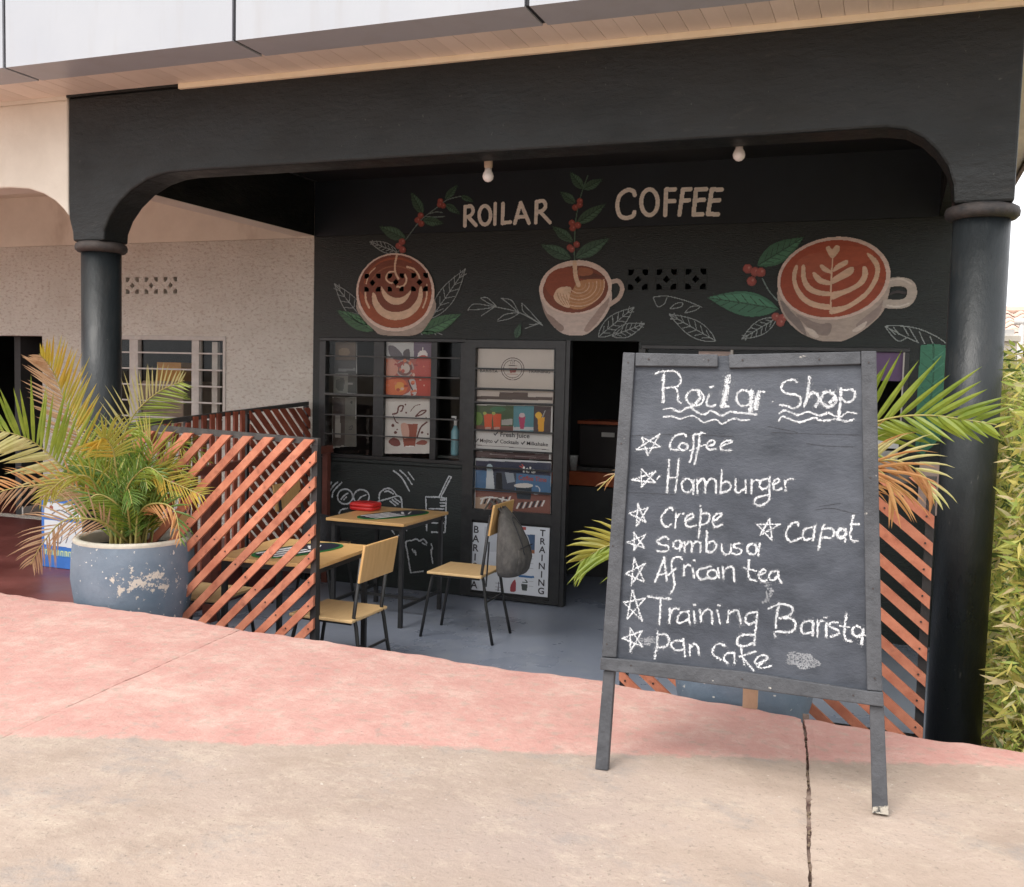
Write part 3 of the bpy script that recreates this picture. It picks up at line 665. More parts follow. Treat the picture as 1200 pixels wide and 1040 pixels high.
# bottle on inner sill
p = PY(533, 534, 7.49); bt = thing('spray_bottle', 'clear blue pump bottle standing behind the right light of the barred window', 'bottle', tuple(p))
G().lathe([(.03, 0), (.034, .02), (.034, .2), (.02, .23), (.012, .25)], tuple(p), 16).mk('body', mat('blue_liquid', (.12, .30, .36), (.18, .38, .45), 6, .25), bt, smooth=True)
G().lathe([(.014, .25), (.014, .29), (.006, .292), (.006, .32)], tuple(p), 12).box(p[0]-.035, p[0]+.008, p[1]-.006, p[1]+.006, p[2]+.31, p[2]+.325).mk('pump', MT['paper'], bt)
G().box(p[0]-.15, p[0]+.1, 7.42, 7.53, p[2]-.02, p[2]-.001).mk('inner_sill', MT['black_wall'], bld)

# door panel with posters
x0, x1, z0, z1 = DP; YD = WY-.03
dr = thing('metal_door', 'black steel door panel filled with café posters behind horizontal bars', 'door', ((x0+x1)/2, YD, 0))
gx0, gx1 = PY(556, 470, YD)[0], PY(650, 470, YD)[0]
midz0, midz1 = PY(600, 613, YD)[2], PY(600, 600, YD)[2]; topz = PY(600, 408, YD)[2]; botz = PY(600, 700, YD)[2]
g = G(); g.box(x0+.004, gx0, YD, WY+.05, .012, z1-.004); g.box(gx1, x1-.004, YD, WY+.05, .012, z1-.004)
g.box(gx0, gx1, YD, WY+.05, topz, z1-.004); g.box(gx0, gx1, YD, WY+.05, midz0, midz1); g.box(gx0, gx1, YD, WY+.05, .012, botz)
g.mk('leaf_frame', MT['metal_black'], dr)
G().box(gx0, gx1, YD+.03, YD+.034, midz1, topz).mk('pane', MT['glass'], dr)
G().box(gx0, gx1, YD+.035, YD+.045, botz, midz0).mk('lower_panel', MT['metal_black'], dr)
for py in (433, 456.5, 473, 506, 529, 550, 576):
    z = PY(600, py, YD)[2]; G().box(gx0, gx1, YD+.004, YD+.018, z-.007, z+.007).mk('burglar_bar', MT['metal_black'], dr)
# black steel rib right of door leaf
G().box(x1-.004, x1+.03, YD+.01, WY+.05, 0.0, z1).mk('door_jamb', MT['metal_black'], dr)
YQ = YD+.05
dk = (.10, .06, .05)
def q1(c):
    c.zoom((545, 400), 6.5); c.poly([(78, 58), (680, 65), (672, 372), (72, 360)], (.60, .53, .48))
    c.stroke(ell(363, 212, 86, 84, n=36)+[(449, 212)], .006, dk, False); c.stroke(ell(363, 212, 70, 68, n=36)+[(433, 212)], .005, dk, False)
    c.poly([(330, 205), (395, 205), (385, 240), (345, 242)], (.35, .07, .05)); c.stroke([(320, 250), (400, 252)], .005, (.35, .1, .06)); c.stroke([(330, 185), (395, 187)], .004, dk)
    for x in (350, 363, 376): c.stroke([(x, 175), (x-4, 160), (x+4, 150)], .004, dk)
def q2(c):
    c.zoom((545, 400), 6.5); c.poly([(70, 372), (672, 382), (668, 475), (68, 465)], (.55, .48, .44)); c.poly([(75, 418), (668, 428), (666, 452), (74, 442)], (.09, .06, .055)); c.poly([(262, 388), (478, 392), (480, 425), (260, 422)], (.10, .065, .06), False)
def q3(c):
    c.zoom((545, 400), 6.5); c.poly([(70, 480), (668, 495), (660, 852), (62, 828)], (.60, .58, .57))
    c.poly([(70, 488), (370, 492), (365, 682), (66, 672)], (.06, .10, .045)); c.poly([(370, 492), (525, 494), (520, 690), (368, 682)], (.09, .25, .30)); c.poly([(525, 494), (655, 500), (650, 695), (520, 690)], (.07, .045, .05))
    c.poly([(66, 640), (365, 650), (365, 682), (66, 672)], (.16, .06, .05)); c.poly(ell(100, 590, 35, 50), (.14, .25, .05)); c.poly(ell(250, 520, 60, 20), (.05, .16, .08))
    for x in (175, 243): c.poly([(x-33, 555), (x+33, 555), (x+25, 670), (x-25, 670)], (.62, .09, .03)); c.poly(ell(x-25, 550, 14, 12), (.35, .4, .1)); c.rect(x-22, 655, x+22, 672, (.5, .3, .25))
    c.poly([(278, 600), (360, 590), (362, 640), (278, 638)], (.4, .38, .36)); c.rect(368, 655, 522, 680, (.5, .5, .52))
    c.poly([(408, 575), (460, 575), (448, 670), (420, 670)], (.45, .05, .13)); c.poly(ell(434, 565, 22, 18), (.6, .45, .48))
    c.poly([(552, 580), (605, 580), (600, 688), (558, 688)], (.75, .36, .03)); c.poly(ell(560, 565, 26, 25), (.8, .45, .05)); c.stroke([(590, 580), (610, 530)], .005, (.5, .5, .5))
    for x, y in ((238, 708), (93, 757), (243, 766), (446, 777)): c.stroke([(x-17, y-2), (x-8, y+8), (x+8, y-12)], .009, (.06, .05, .06), False)
    c.stroke([(66, 790), (640, 828)], .004, (.12, .1, .1)); 
def q4(c):
    c.zoom((545, 400), 6.5); c.poly([(62, 836), (660, 860), (656, 905), (60, 882)], (.075, .04, .042)); c.poly([(640, 866), (656, 866), (655, 903), (638, 902)], (.5, .48, .47)); c.stroke([(190, 860), (320, 870)], .004, (.3, .25, .25), False); c.stroke([(380, 876), (540, 884)], .004, (.3, .25, .25), False)
def q5(c):
    c.zoom((545, 530), 5.475); c.poly([(48, 38), (553, 62), (547, 405), (40, 368)], (.55, .56, .58))
    c.poly([(68, 55), (552, 70), (550, 155), (67, 115)], (.03, .035, .07)); c.poly([(67, 115), (550, 155), (549, 275), (66, 245)], (.07, .16, .30)); c.poly([(180, 125), (330, 135), (320, 255), (180, 250)], (.05, .06, .09))
    c.poly([(66, 245), (549, 275), (547, 403), (64, 370)], (.22, .085, .065)); c.poly([(66, 290), (140, 285), (150, 372), (64, 368)], (.42, .28, .2))
    c.poly([(140, 115), (178, 115), (190, 245), (132, 240)], (.52, .55, .58)); c.poly(ell(157, 100, 20, 24), (.4, .5, .55)); c.poly([(200, 130), (235, 135), (242, 245), (195, 245)], (.012, .012, .016))
    c.poly([(255, 130), (310, 135), (320, 190), (270, 200)], (.3, .33, .38)); c.poly([(322, 215), (430, 215), (420, 305), (335, 300)], (.025, .035, .05)); c.poly(ell(375, 215, 62, 15), (.62, .58, .55)); c.stroke(ell(455, 245, 24, 26, n=20, a0=-90, a1=120), .009, (.55, .55, .58))
    for k in range(9): c.poly([(95+k*22, 335-k*2), (107+k*22, 335-k*2), (120+k*22, 300-k*2), (108+k*22, 300-k*2)], (.02, .02, .03) if k % 2 else (.7, .68, .66)); 
    for k in range(9): c.poly([(325+k*20, 365-k*2), (337+k*20, 365-k*2), (355+k*20, 325-k*2), (343+k*20, 325-k*2)], (.02, .02, .03) if k % 2 else (.7, .68, .66))
    c.stroke([(100, 300), (160, 290), (250, 305), (310, 320)], .012, (.7, .68, .66)); c.stroke([(350, 90), (370, 100)], .007, (.6, .08, .05)); c.stroke([(365, 80), (378, 95)], .007, (.6, .08, .05))
def q6(c):
    c.zoom((545, 530), 5.475); c.poly([(38, 450), (543, 488), (528, 932), (25, 880)], (.62, .64, .68)); c.poly([(340, 478), (392, 482), (390, 500), (340, 496)], (.35, .06, .05)); c.poly([(345, 525), (448, 532), (446, 652), (345, 645)], (.05, .09, .17)); c.poly([(360, 560), (400, 535), (420, 640), (370, 645)], (.45, .45, .46), True); c.poly([(350, 620), (446, 630), (446, 652), (345, 645)], (.3, .12, .06))
    c.poly([(344, 788), (443, 796), (443, 810), (344, 802)], (.04, .14, .33)); c.stroke([(375, 690), (360, 740), (375, 780), (395, 740), (385, 700)], .006, (.1, .1, .12)); c.poly([(360, 845), (402, 848), (396, 892), (365, 888)], (.06, .07, .07)); c.stroke([(385, 820), (400, 835), (370, 835)], .008, (.06, .08, .07)); c.poly([(295, 850), (322, 820), (325, 890), (290, 892)], (.3, .05, .06), True)
    for y in (685, 715, 745, 830, 860): c.stroke([(410, y), (438, y+2)], .003, (.3, .3, .32), False)
    for y in (840, 865, 885): c.stroke([(195, y), (235, y+3)], .004, (.15, .15, .17), False)
    c.stroke([(215, 835), (212, 890)], .008, (.1, .1, .12), False); c.rect(125, 480, 250, 640, (.5, .52, .56))
pt1 = poster('poster', 'cream poster with round cup emblem at the top of the black door', q1, .0035, YQ)
poster('poster', 'narrow cream strip with brown band under the round emblem poster on the door', q2, .0035, YQ)
pt3 = poster('poster', 'fresh juice poster with orange, pink and yellow drinks in the middle of the door', q3, .0035, YQ)
poster('poster', 'thin dark footer strip between the juice poster and the blue coffee poster on the door', q4, .0035, YQ)
pt5 = poster('poster', 'blue coffee poster with white cup and striped napkin behind the backpack chair', q5, .0035, YQ)
pt6 = poster('poster', 'white barista training poster on the lowest panel of the door', q6, .0035, YD+.028)
INK = mat('ink', (.035, .03, .035), None, 5, .6); WH = mat('white_ink', (.75, .74, .72), None, 5, .6); RI = mat('red_ink', (.35, .05, .03), None, 5, .6)
def ptext(s, px, py, hpx, Y, m, par, sx=1, rot=-1.0, bold=.0, align='CENTER', wpx=None):
    p = PY(px, py, Y-.0045); k = hpx/F*float((p-EYE)@cf)*1.42
    text('lettering', s, p[0], p[2], k, Y-.0045, m, par, sx=sx, rot=rot, bold=bold, align=align, width=None if wpx is None else wpx/F*float((p-EYE)@cf)*1.06)
Z5 = lambda x, y: (545+x/6.5, 400+y/6.5); Z6 = lambda x, y: (545+x/5.475, 530+y/5.475)
ptext('Fresh Juice', *Z5(378, 733), 5.4, YQ, INK, pt3, 1.05, -.6, .012, wpx=34.6); ptext('Mojito', *Z5(160, 772), 4.3, YQ, INK, pt3, 1.05, -.8, .012, wpx=15)
ptext('Cocktails', *Z5(337, 782), 4.3, YQ, INK, pt3, 1.05, -.8, .012, wpx=22); ptext('Milkshake', *Z5(549, 796), 4.3, YQ, INK, pt3, 1.05, -.8, .012, wpx=25)
ptext('BARISTA', *Z5(180, 238), 3.2, YQ, INK, pt1, 1.3, 0, .01); ptext('TRAINING', *Z5(565, 244), 3.2, YQ, INK, pt1, 1.3, 0, .01)
ptext("It's", *Z6(410, 132), 6.5, YQ, WH, pt5, 1.15, -1, .03, wpx=15); ptext('Coffee Time', *Z6(432, 185), 5.5, YQ, RI, pt5, 1.0, -1, .012, wpx=33)
for i, ch in enumerate('BARISTA'): ptext(ch, *Z6(70-i*2.2, 518+i*59), 8.2, YD+.028, INK, pt6, 1.05, -1, .018)
for i, ch in enumerate('TRAINING'): ptext(ch, *Z6(497-i*1.4, 540+i*53), 7.6, YD+.028, INK, pt6, 1.05, -1, .018)

# serving window right of doorway
x0, x1, z0, z1 = W2
sw = thing('serving_window', 'black framed window behind the chalkboard with pale mullions and purple panel', 'window', ((x0+x1)/2, WY, z0))
g = G(); g.box(x0, x1, WY-.01, WY+.05, z1-.03, z1-.001); g.box(x0, x1, WY-.01, WY+.05, z0, z0+.04); g.box(x0-.02, x0+.03, WY-.01, WY+.05, z0+.04, z1-.03); g.box(x1-.03, x1, WY-.01, WY+.05, z0+.04, z1-.03)
g.mk('frame', MT['metal_black'], sw, bevel=.003)
for px in (753, 858): x = wx(px, 405); G().box(x-.008, x+.008, WY-.008, WY+.02, z0+.04, z1-.03).mk('mullion', MT['white_metal'], sw)
x = wx(1000); G().box(x-.05, x+.05, WY-.006, WY+.05, z0+.04, z1-.03).mk('mullion', MT['metal_black'], sw)
G().box(wx(815), wx(856), WY+.08, WY+.09, 1.5, z1-.04).mk('inner_panel', MT['paper_pink'], sw)
a = PY(1028, 413, WY); b = PY(1057, 447, WY)
G().box(-.2, b[0], WY+.022, WY+.03, b[2], a[2]).mk('purple_panel', MT['purple'], sw)
G().box(b[0], b[0]+.012, WY-.006, WY+.03, b[2]-.3, a[2]).mk('mullion', MT['white_metal'], sw)
G().box(x0+.03, wx(1000)-.05, WY+.03, WY+.034, z0+.04, z1-.03).mk('pane', MT['glass'], sw)
a = PY(1030, 500, 7.3); b = PY(1053, 526, 7.3)
tag(G().box(-.16, b[0], 7.28, 7.33, b[2], a[2]).mk('notice', MT['paper']), 'white notice below the purple panel behind the right palm fronds', 'notice')
a = PY(1030, 528, 7.3); b = PY(1051, 552, 7.3)
tag(G().box(-.16, b[0], 7.285, 7.33, b[2], a[2]).mk('notice', mat('grey_notice', (.33, .32, .31), None, 5, .6)), 'grey notice directly beneath the white notice', 'notice')
a = PY(1078, 541, 7.33); b = PY(1103, 605, 7.33)
tag(G().box(a[0], b[0], 7.33, 7.36, b[2], a[2]).mk('notice', MT['paper_pink']), 'pale pink paper pasted on the wall left of the right column', 'notice')

# interior counter and things
ct = thing('bar_counter', 'dark bar counter with orange brown front edge inside the doorway', 'counter', (-2.2, 8.7, 0))
G().box(-3.1, -.6, 8.62, 9.2, 0, .82).mk('body', MT['dark_room'], ct); G().box(-3.12, -.58, 8.58, 9.25, .83, .955).mk('top', MT['counter'], ct, bevel=.005)
em = thing('coffee_machine', 'dark coffee machine on the bar counter inside the doorway', 'coffee machine', (-2.45, 8.9, .956))
G().box(-2.72, -2.1, 8.75, 9.15, .99, 1.38).mk('body', mat('machine_black', (.03, .026, .025), None, 5, .3), em, bevel=.02); G().box(-2.74, -2.08, 8.68, 9.17, .956, .989).mk('drip_tray', MT['metal_worn'], em)
G().box(-2.5, -2.38, 8.735, 8.75, 1.27, 1.31).mk('badge', mat('steel_badge', (.5, .48, .45), None, 5, .3), em); G().box(-2.73, -2.09, 8.73, 9.16, 1.381, 1.41).mk('cup_rail', MT['counter'], em)
p = PY(672, 545, 8.64)
tag(G().lathe([(.03, 0), (.04, .12), (.045, .14)], (p[0], 8.64, .956), 20).mk('drinking_glass', mat('frosted_glass', (.35, .35, .34), (.5, .5, .48), 40, .2), smooth=True), 'ribbed drinking glass on the counter edge by the door jamb', 'glass')

# ================================================================== MURAL
cv, ps = wallplane(WY-.0065); _, ps2 = wallplane(WY-.0085); _, ps3 = wallplane(WY-.0105)
CREAM = (.95, .87, .77); CUP = (.64, .51, .44); RIM = (.78, .60, .50); COF = (.22, .055, .025); COF2 = (.36, .085, .03); FOAM = (.76, .52, .35)
GRN = (.05, .105, .065); GRN2 = (.055, .14, .065); OUT = (.30, .33, .32); BER = (.27, .06, .045); BER2 = (.50, .20, .16)
ZM1 = ((385, 210), 5.4765); ZM2 = ((540, 195), 4.9545); ZM3 = ((715, 210), 5.2); ZM4 = ((870, 260), 4.8); ZD = ((370, 540), 7.06)
HOLES = [h for b in VM+VR for h in bholes(b)]
def leafshape(tip, base, w_):
    t = np.array(tip, float); b = np.array(base, float); d = t-b; L = np.hypot(*d); n_ = np.array([-d[1], d[0]])/L; q = []
    prof = [(0, .04), (.12, .55), (.3, .92), (.45, 1), (.62, .85), (.8, .5), (.93, .17), (1, 0)]
    return [tuple(b+d*s+n_*k*w_/2) for s, k in prof]+[tuple(b+d*s-n_*k*w_/2) for s, k in prof[::-1][1:]]
def painted_leaf(z, tip, base, w_, fill=GRN, vein=(.02, .055, .03)):
    c = Canvas(cv, *z); P_ = leafshape(tip, base, w_)
    t = np.array(tip, float); b = np.array(base, float); d = t-b; n_ = np.array([-d[1], d[0]])/np.hypot(*d)
    if fill:
        c.poly(P_, fill, True); c.poly([tuple(b+d*s+n_*k*w_/2) for s, k in ((.05, .1), (.3, .75), (.5, .8), (.8, .35), (1, 0), (.5, .12))], tuple(x*1.5 for x in fill))
        c.stroke([base, tip], .007, vein, False)
        for s in np.arange(.15, .9, .13):
            for k in (-1, 1): c.stroke([tuple(b+d*s), tuple(b+d*(s+.13)+n_*k*w_*.36*(1-abs(s-.4)))], .005, vein, False)
    else:
        lw = .0062
        c.stroke(P_+[P_[0]], lw, OUT); c.stroke([base, tip], lw, OUT, False)
        for s in np.arange(.12, .88, .14):
            for k in (-1, 1): c.stroke([tuple(b+d*s), tuple(b+d*(s+.12)+n_*k*w_*.42*(1-1.2*abs(s-.42)))], .0055, OUT, False)
    cells_obj('painted_leaf', c.render(holes=HOLES), ps, MT['paint'], cw)
for a in [((530, 85), (605, 225), 62), ((828, 38), (750, 130), 45), ((930, 145), (850, 110), 34), ((842, 224), (750, 160), 45), ((735, 285), (605, 262), 58), ((325, 305), (495, 385), 78), ((52, 842), (285, 975), 90, GRN2), ((852, 866), (588, 988), 95, GRN2)]: painted_leaf(ZM1, *a)
for a in [((265, 402), (440, 470), 62), ((38, 672), (245, 935), 100), ((878, 578), (660, 892), 105)]: painted_leaf(ZM1, *a, None)
for a in [((465, 455), (640, 536), 70), ((862, 420), (665, 532), 78), ((532, 350), (650, 438), 58), ((840, 220), (672, 335), 66), ((578, 150), (665, 215), 52), ((635, 35), (710, 132), 56), ((822, 75), (712, 134), 52), ((345, 915), (320, 1000), 40)]: painted_leaf(ZM2, *a)
for a in [((1005, 820), (800, 990), 95), ((1066, 915), (880, 985), 75)]: painted_leaf(ZM2, *a, None)
painted_leaf(ZM3, (360, 824), (640, 985), 100, None); painted_leaf(ZM3, (802, 975), (1010, 850), 85, None)
painted_leaf(ZM3, (592, 722), (1022, 792), 150, (.055, .17, .10)); painted_leaf(ZM4, (345, 88), (85, 246), 115, (.045, .13, .07))
def sprig(z, strokes, w_, col, name='painted_sprig', pos=None):
    c = Canvas(cv, *z)
    for s_ in strokes: c.stroke(s_, w_, col)
    return cells_obj(name, c.render(holes=HOLES), pos or ps, MT['paint'], cw)
sprig(ZM1, [[(448, 468), (472, 420), (510, 370), (570, 290), (620, 240), (700, 180), (760, 135), (830, 115), (852, 112)], [(630, 240), (690, 245), (745, 240)], [(640, 225), (690, 212), (730, 216)]], .008, (.16, .22, .2))
sprig(ZM2, [[(660, 545), (660, 440), (665, 340), (680, 240), (705, 145), (738, 55)]], .009, (.08, .15, .1))
sprig(ZM2, [[(40, 835), (80, 800), (190, 815), (265, 830)], [(40, 835), (120, 830), (200, 818)], [(115, 765), (155, 765), (205, 812)], [(115, 767), (160, 795), (205, 815)], [(120, 868), (190, 822)], [(235, 768), (295, 780), (335, 848)], [(240, 770), (280, 800), (335, 850)], [(215, 893), (260, 860), (340, 850)], [(215, 900), (285, 885), (340, 852)], [(355, 795), (400, 840), (475, 925)], [(355, 798), (368, 850), (470, 920)], [(375, 942), (465, 910)], [(400, 920), (470, 915)], [(200, 816), (340, 850), (475, 925)]], .0062, OUT)
sprig(ZM3, [[(262, 720), (350, 714), (470, 745), (560, 782)], [(262, 722), (290, 778), (330, 760), (345, 725)], [(365, 790), (400, 760), (440, 755), (430, 780), (365, 792)], [(455, 815), (490, 780), (545, 775), (520, 800), (455, 817)]], .0062, OUT)
sprig(ZM4, [[(802, 588), (870, 585), (980, 600), (1080, 640), (1145, 683)], [(802, 588), (840, 640), (880, 672), (930, 650)], [(805, 590), (900, 640), (990, 680)], [(905, 590), (935, 640)], [(940, 600), (985, 675)], [(995, 620), (1025, 685)], [(1055, 645), (1075, 695)], [(825, 600), (860, 635)], [(850, 595), (880, 632)]], .0065, OUT)
sprig(ZM1, [[(555, 995), (620, 978), (690, 985), (730, 1000)], [(590, 985), (600, 1000)], [(630, 980), (645, 1000)], [(670, 983), (690, 1000)]], .0062, OUT)
sprig(ZM4, [[(112, 320), (150, 390), (198, 445)]], .008, (.2, .26, .24))
def berries(z, L, r):
    c = Canvas(cv, *z)
    for x, y in L: c.poly(ell(x, y, r, r, n=18), BER); c.poly(ell(x-r*.1, y-r*.1, r*.75, r*.75, n=16), tuple(v*1.35 for v in BER)); c.poly(ell(x+r*.25, y-r*.2, r*.25, r*.25, n=10), BER2)
    cells_obj('painted_berries', c.render(holes=HOLES), ps2, MT['paint'], cw)
berries(ZM1, [(452, 430), (476, 455), (472, 403)], 22); berries(ZM1, [(572, 265), (592, 235), (596, 287)], 20); berries(ZM1, [(718, 142), (736, 172), (714, 165)], 18)
berries(ZM2, [(692, 203), (664, 240), (690, 226)], 18); berries(ZM2, [(646, 330), (680, 343), (650, 360)], 19); berries(ZM2, [(634, 472), (673, 455), (644, 482)], 19)
berries(ZM4, [(30, 265), (72, 282), (104, 285), (52, 335)], 27); berries(ZM4, [(188, 535), (228, 542), (214, 568)], 24)
# cup one
c = Canvas(cv, *ZM1, cell=.004)
c.poly([(180, 800), (215, 890), (290, 965), (350, 1002), (555, 1002), (640, 930), (690, 800), (600, 640), (430, 560), (260, 640)], (.42, .33, .27), True)
c.poly(ell(430, 728, 252, 252), RIM); c.poly(ell(428, 722, 236, 236), COF)
c.poly([(200, 720), (230, 850), (320, 930), (430, 955), (540, 930), (630, 850), (660, 720), (600, 780), (520, 860), (430, 880), (330, 860), (250, 780)], COF2, True)
c.stroke(ell(430, 700, 200, 190, n=24, a0=190, a1=300), .016, COF2); c.stroke(ell(430, 710, 165, 150, n=24, a0=200, a1=330), .012, (.32, .11, .05))
c.poly([(282, 735), (285, 800), (320, 860), (380, 898), (450, 905), (520, 885), (580, 830), (605, 760), (600, 695), (585, 700), (570, 770), (520, 830), (440, 855), (370, 840), (322, 790), (302, 740)], FOAM, True)
c.poly([(340, 690), (350, 750), (390, 795), (440, 808), (490, 790), (522, 745), (532, 712), (490, 750), (440, 764), (390, 747), (360, 715)], FOAM, True)
for s_, w_ in (([(238, 730), (242, 780), (262, 825)], .018), ([(632, 680), (630, 760), (608, 825)], .014), ([(440, 490), (428, 550), (430, 600), (450, 640)], .018), ([(430, 596), (388, 600), (370, 640), (400, 668), (432, 660)], .014), ([(492, 615), (502, 650), (480, 688), (442, 692)], .016), ([(505, 565), (550, 580), (580, 620), (585, 645)], .016), ([(243, 672), (262, 612), (300, 572)], .010)): c.stroke(s_, w_, FOAM)
cells_obj('painted_cup', c.render(holes=HOLES), ps3, MT['paint'], cw, label='painted round latte cup pierced by vent holes')
# cup two
c = Canvas(cv, *ZM2, cell=.004)
c.poly([(460, 690), (462, 760), (490, 850), (530, 920), (590, 970), (660, 984), (730, 976), (790, 930), (840, 870), (872, 800), (874, 720), (800, 640), (668, 600), (530, 640)], CUP, True)
c.poly([(470, 790), (500, 850), (540, 880), (560, 900), (600, 935), (580, 960), (530, 920), (490, 860)], (.33, .24, .2), True); c.poly([(800, 830), (850, 760), (860, 800), (800, 900), (740, 960), (720, 940)], (.42, .3, .25), True)
c.stroke([(878, 672), (915, 668), (938, 710), (918, 765), (868, 802)], .034, (.6, .46, .38))
c.poly(ell(668, 704, 211, 158, -6), RIM); c.poly(ell(667, 714, 190, 137, -6), COF); c.poly(ell(600, 680, 110, 90, -10), (.30, .07, .03))
c.poly([(690, 600), (840, 640), (815, 650), (690, 655)], (.14, .04, .02)); c.poly([(690, 590), (760, 600), (760, 630), (690, 635)], (.36, .12, .05), True)
c.poly([(690, 668), (820, 658), (835, 700), (800, 770), (710, 828), (640, 825), (615, 790), (640, 740)], (.52, .25, .11), True)
c.poly([(600, 700), (642, 708), (630, 770), (632, 822), (570, 800), (540, 760), (560, 715)], FOAM, True)
for k in range(6): c.stroke(ell(690, 690, 35+k*22, 28+k*19, -8, n=18, a0=-5, a1=150), .007, FOAM if k % 2 else (.62, .36, .2))
for k in range(4): c.stroke([(560+k*18, 735+k*4), (572+k*16, 770), (598+k*12, 806)], .004, (.4, .18, .08))
c.stroke([(662, 560), (668, 640), (685, 690)], .034, FOAM)
cells_obj('painted_cup', c.render(holes=HOLES), ps3, MT['paint'], cw, label='painted cup in the middle with milk being poured')
# cup three
c = Canvas(cv, *ZM4, cell=.004)
c.poly([(200, 380), (208, 470), (255, 560), (335, 630), (430, 668), (500, 673), (570, 670), (680, 612), (780, 522), (818, 430), (828, 340), (760, 240), (520, 180), (260, 280)], (.47, .37, .31), True)
c.poly([(215, 440), (290, 520), (330, 560), (360, 640), (300, 590), (240, 520)], (.24, .19, .17), True); c.poly([(300, 520), (420, 570), (500, 575), (480, 640), (400, 620)], (.30, .23, .2), True); c.poly([(640, 580), (760, 480), (790, 440), (770, 520), (690, 590)], (.34, .26, .23), True); c.poly([(350, 595), (400, 610), (430, 650), (390, 645)], (.66, .55, .47), True); c.poly([(620, 610), (700, 560), (680, 600), (640, 620)], (.68, .57, .49), True)
c.stroke([(822, 345), (880, 338), (938, 352), (955, 400), (932, 448), (880, 465), (815, 462)], .062, (.5, .42, .36)); c.stroke([(830, 408), (870, 395), (915, 402)], .018, (.05, .04, .04)); c.stroke([(830, 330), (890, 322), (950, 350)], .012, (.66, .57, .5)); c.stroke([(815, 472), (880, 478), (935, 460)], .012, (.68, .6, .53))
c.poly(ell(515, 319, 321, 232, -9), (.70, .52, .44)); c.poly(ell(511, 321, 300, 216, -9), (.36, .065, .025)); c.poly(ell(560, 200, 180, 60, -5), (.42, .085, .035)); c.poly(ell(400, 250, 110, 70, -15), (.41, .095, .045))
for L in ([(505, 207), (475, 165), (472, 145), (488, 138), (505, 155), (525, 134), (547, 140), (543, 168)], [(500, 292), (460, 282), (437, 255), (445, 240), (480, 262), (502, 280)], [(510, 282), (522, 250), (560, 225), (592, 217), (590, 240), (550, 264)], [(498, 358), (430, 347), (400, 312), (396, 285), (415, 290), (450, 320), (498, 337)], [(503, 352), (505, 320), (560, 282), (605, 256), (628, 262), (618, 295), (570, 322)], [(495, 418), (420, 413), (360, 382), (332, 320), (333, 252), (352, 248), (360, 320), (390, 365), (440, 388), (495, 396)], [(500, 440), (500, 400), (560, 385), (630, 355), (670, 310), (678, 252), (700, 262), (706, 300), (682, 350), (620, 390), (560, 416)], [(495, 497), (400, 482), (330, 440), (290, 372), (280, 300), (298, 248), (313, 253), (303, 320), (322, 380), (370, 433), (430, 458), (495, 468)], [(495, 520), (500, 485), (580, 470), (660, 420), (710, 370), (747, 290), (738, 240), (702, 188), (712, 178), (760, 218), (774, 270), (757, 340), (700, 420), (622, 477), (560, 507)]): c.poly(L, (.72, .47, .32), True)
c.stroke([(508, 205), (500, 350), (495, 515)], .011, (.72, .47, .32))
cells_obj('painted_cup', c.render(holes=HOLES), ps3, MT['paint'], cw, label='largest painted cup with leaf latte art and handle')
# big green leaf low on the wall
c = Canvas(cv); c.poly([(1079, 405), (1094, 403), (1108, 405), (1110, 440), (1109, 500), (1096, 520), (1082, 533), (1073, 530), (1074, 470)], (.05, .20, .12)); c.stroke([(1094, 404), (1092, 460), (1076, 530)], .012, (.03, .12, .07))
for k in range(8): y = 412+k*14; c.stroke([(1093, y+10), (1106, y)], .006, (.08, .27, .17)); c.stroke([(1092, y+10), (1080, y)], .006, (.035, .14, .08))
cells_obj('painted_leaf', c.render(), ps, MT['paint'], cw, label='big green painted leaf beside the right column')
# shop name
c = Canvas(cv, *ZM2, cell=.004); _, psr = wallplane(WY-.0075); lw = .030
for s_ in ([(25, 235), (24, 347)], [(25, 238), (60, 233), (72, 262), (55, 288), (26, 296)], [(42, 293), (88, 343)], ell(140, 285, 33, 54)+[(173, 285)], [(200, 218), (198, 336)], [(245, 218), (242, 332)], [(242, 330), (288, 325)], [(314, 332), (348, 212)], [(348, 212), (396, 330)], [(328, 296), (380, 292)], [(440, 208), (436, 328)], [(440, 207), (480, 203), (492, 233), (474, 258), (440, 266)], [(460, 264), (518, 326)]): c.stroke(s_, lw, CREAM)
cells_obj('painted_word', c.render(), psr, MT['paint'], cw, label='hand painted cream word ROILAR')
c = Canvas(cv, *ZM3, cell=.004); lw = .032
for s_ in ([(150, 98), (140, 74), (105, 68), (60, 100), (44, 160), (58, 220), (95, 238), (138, 226), (148, 202)], ell(240, 142, 50, 78)+[(290, 142)], [(342, 64), (336, 220)], [(342, 64), (395, 63)], [(340, 138), (392, 135)], [(444, 64), (422, 218)], [(444, 64), (490, 62)], [(434, 133), (480, 129)], [(524, 64), (508, 217)], [(524, 64), (586, 62)], [(516, 132), (572, 127)], [(508, 217), (562, 215)], [(620, 64), (596, 215)], [(620, 64), (680, 65)], [(610, 135), (665, 129)], [(596, 213), (657, 216)]): c.stroke(s_, lw, CREAM)
cells_obj('painted_word', c.render(), psr, MT['paint'], cw, label='hand painted cream word COFFEE')
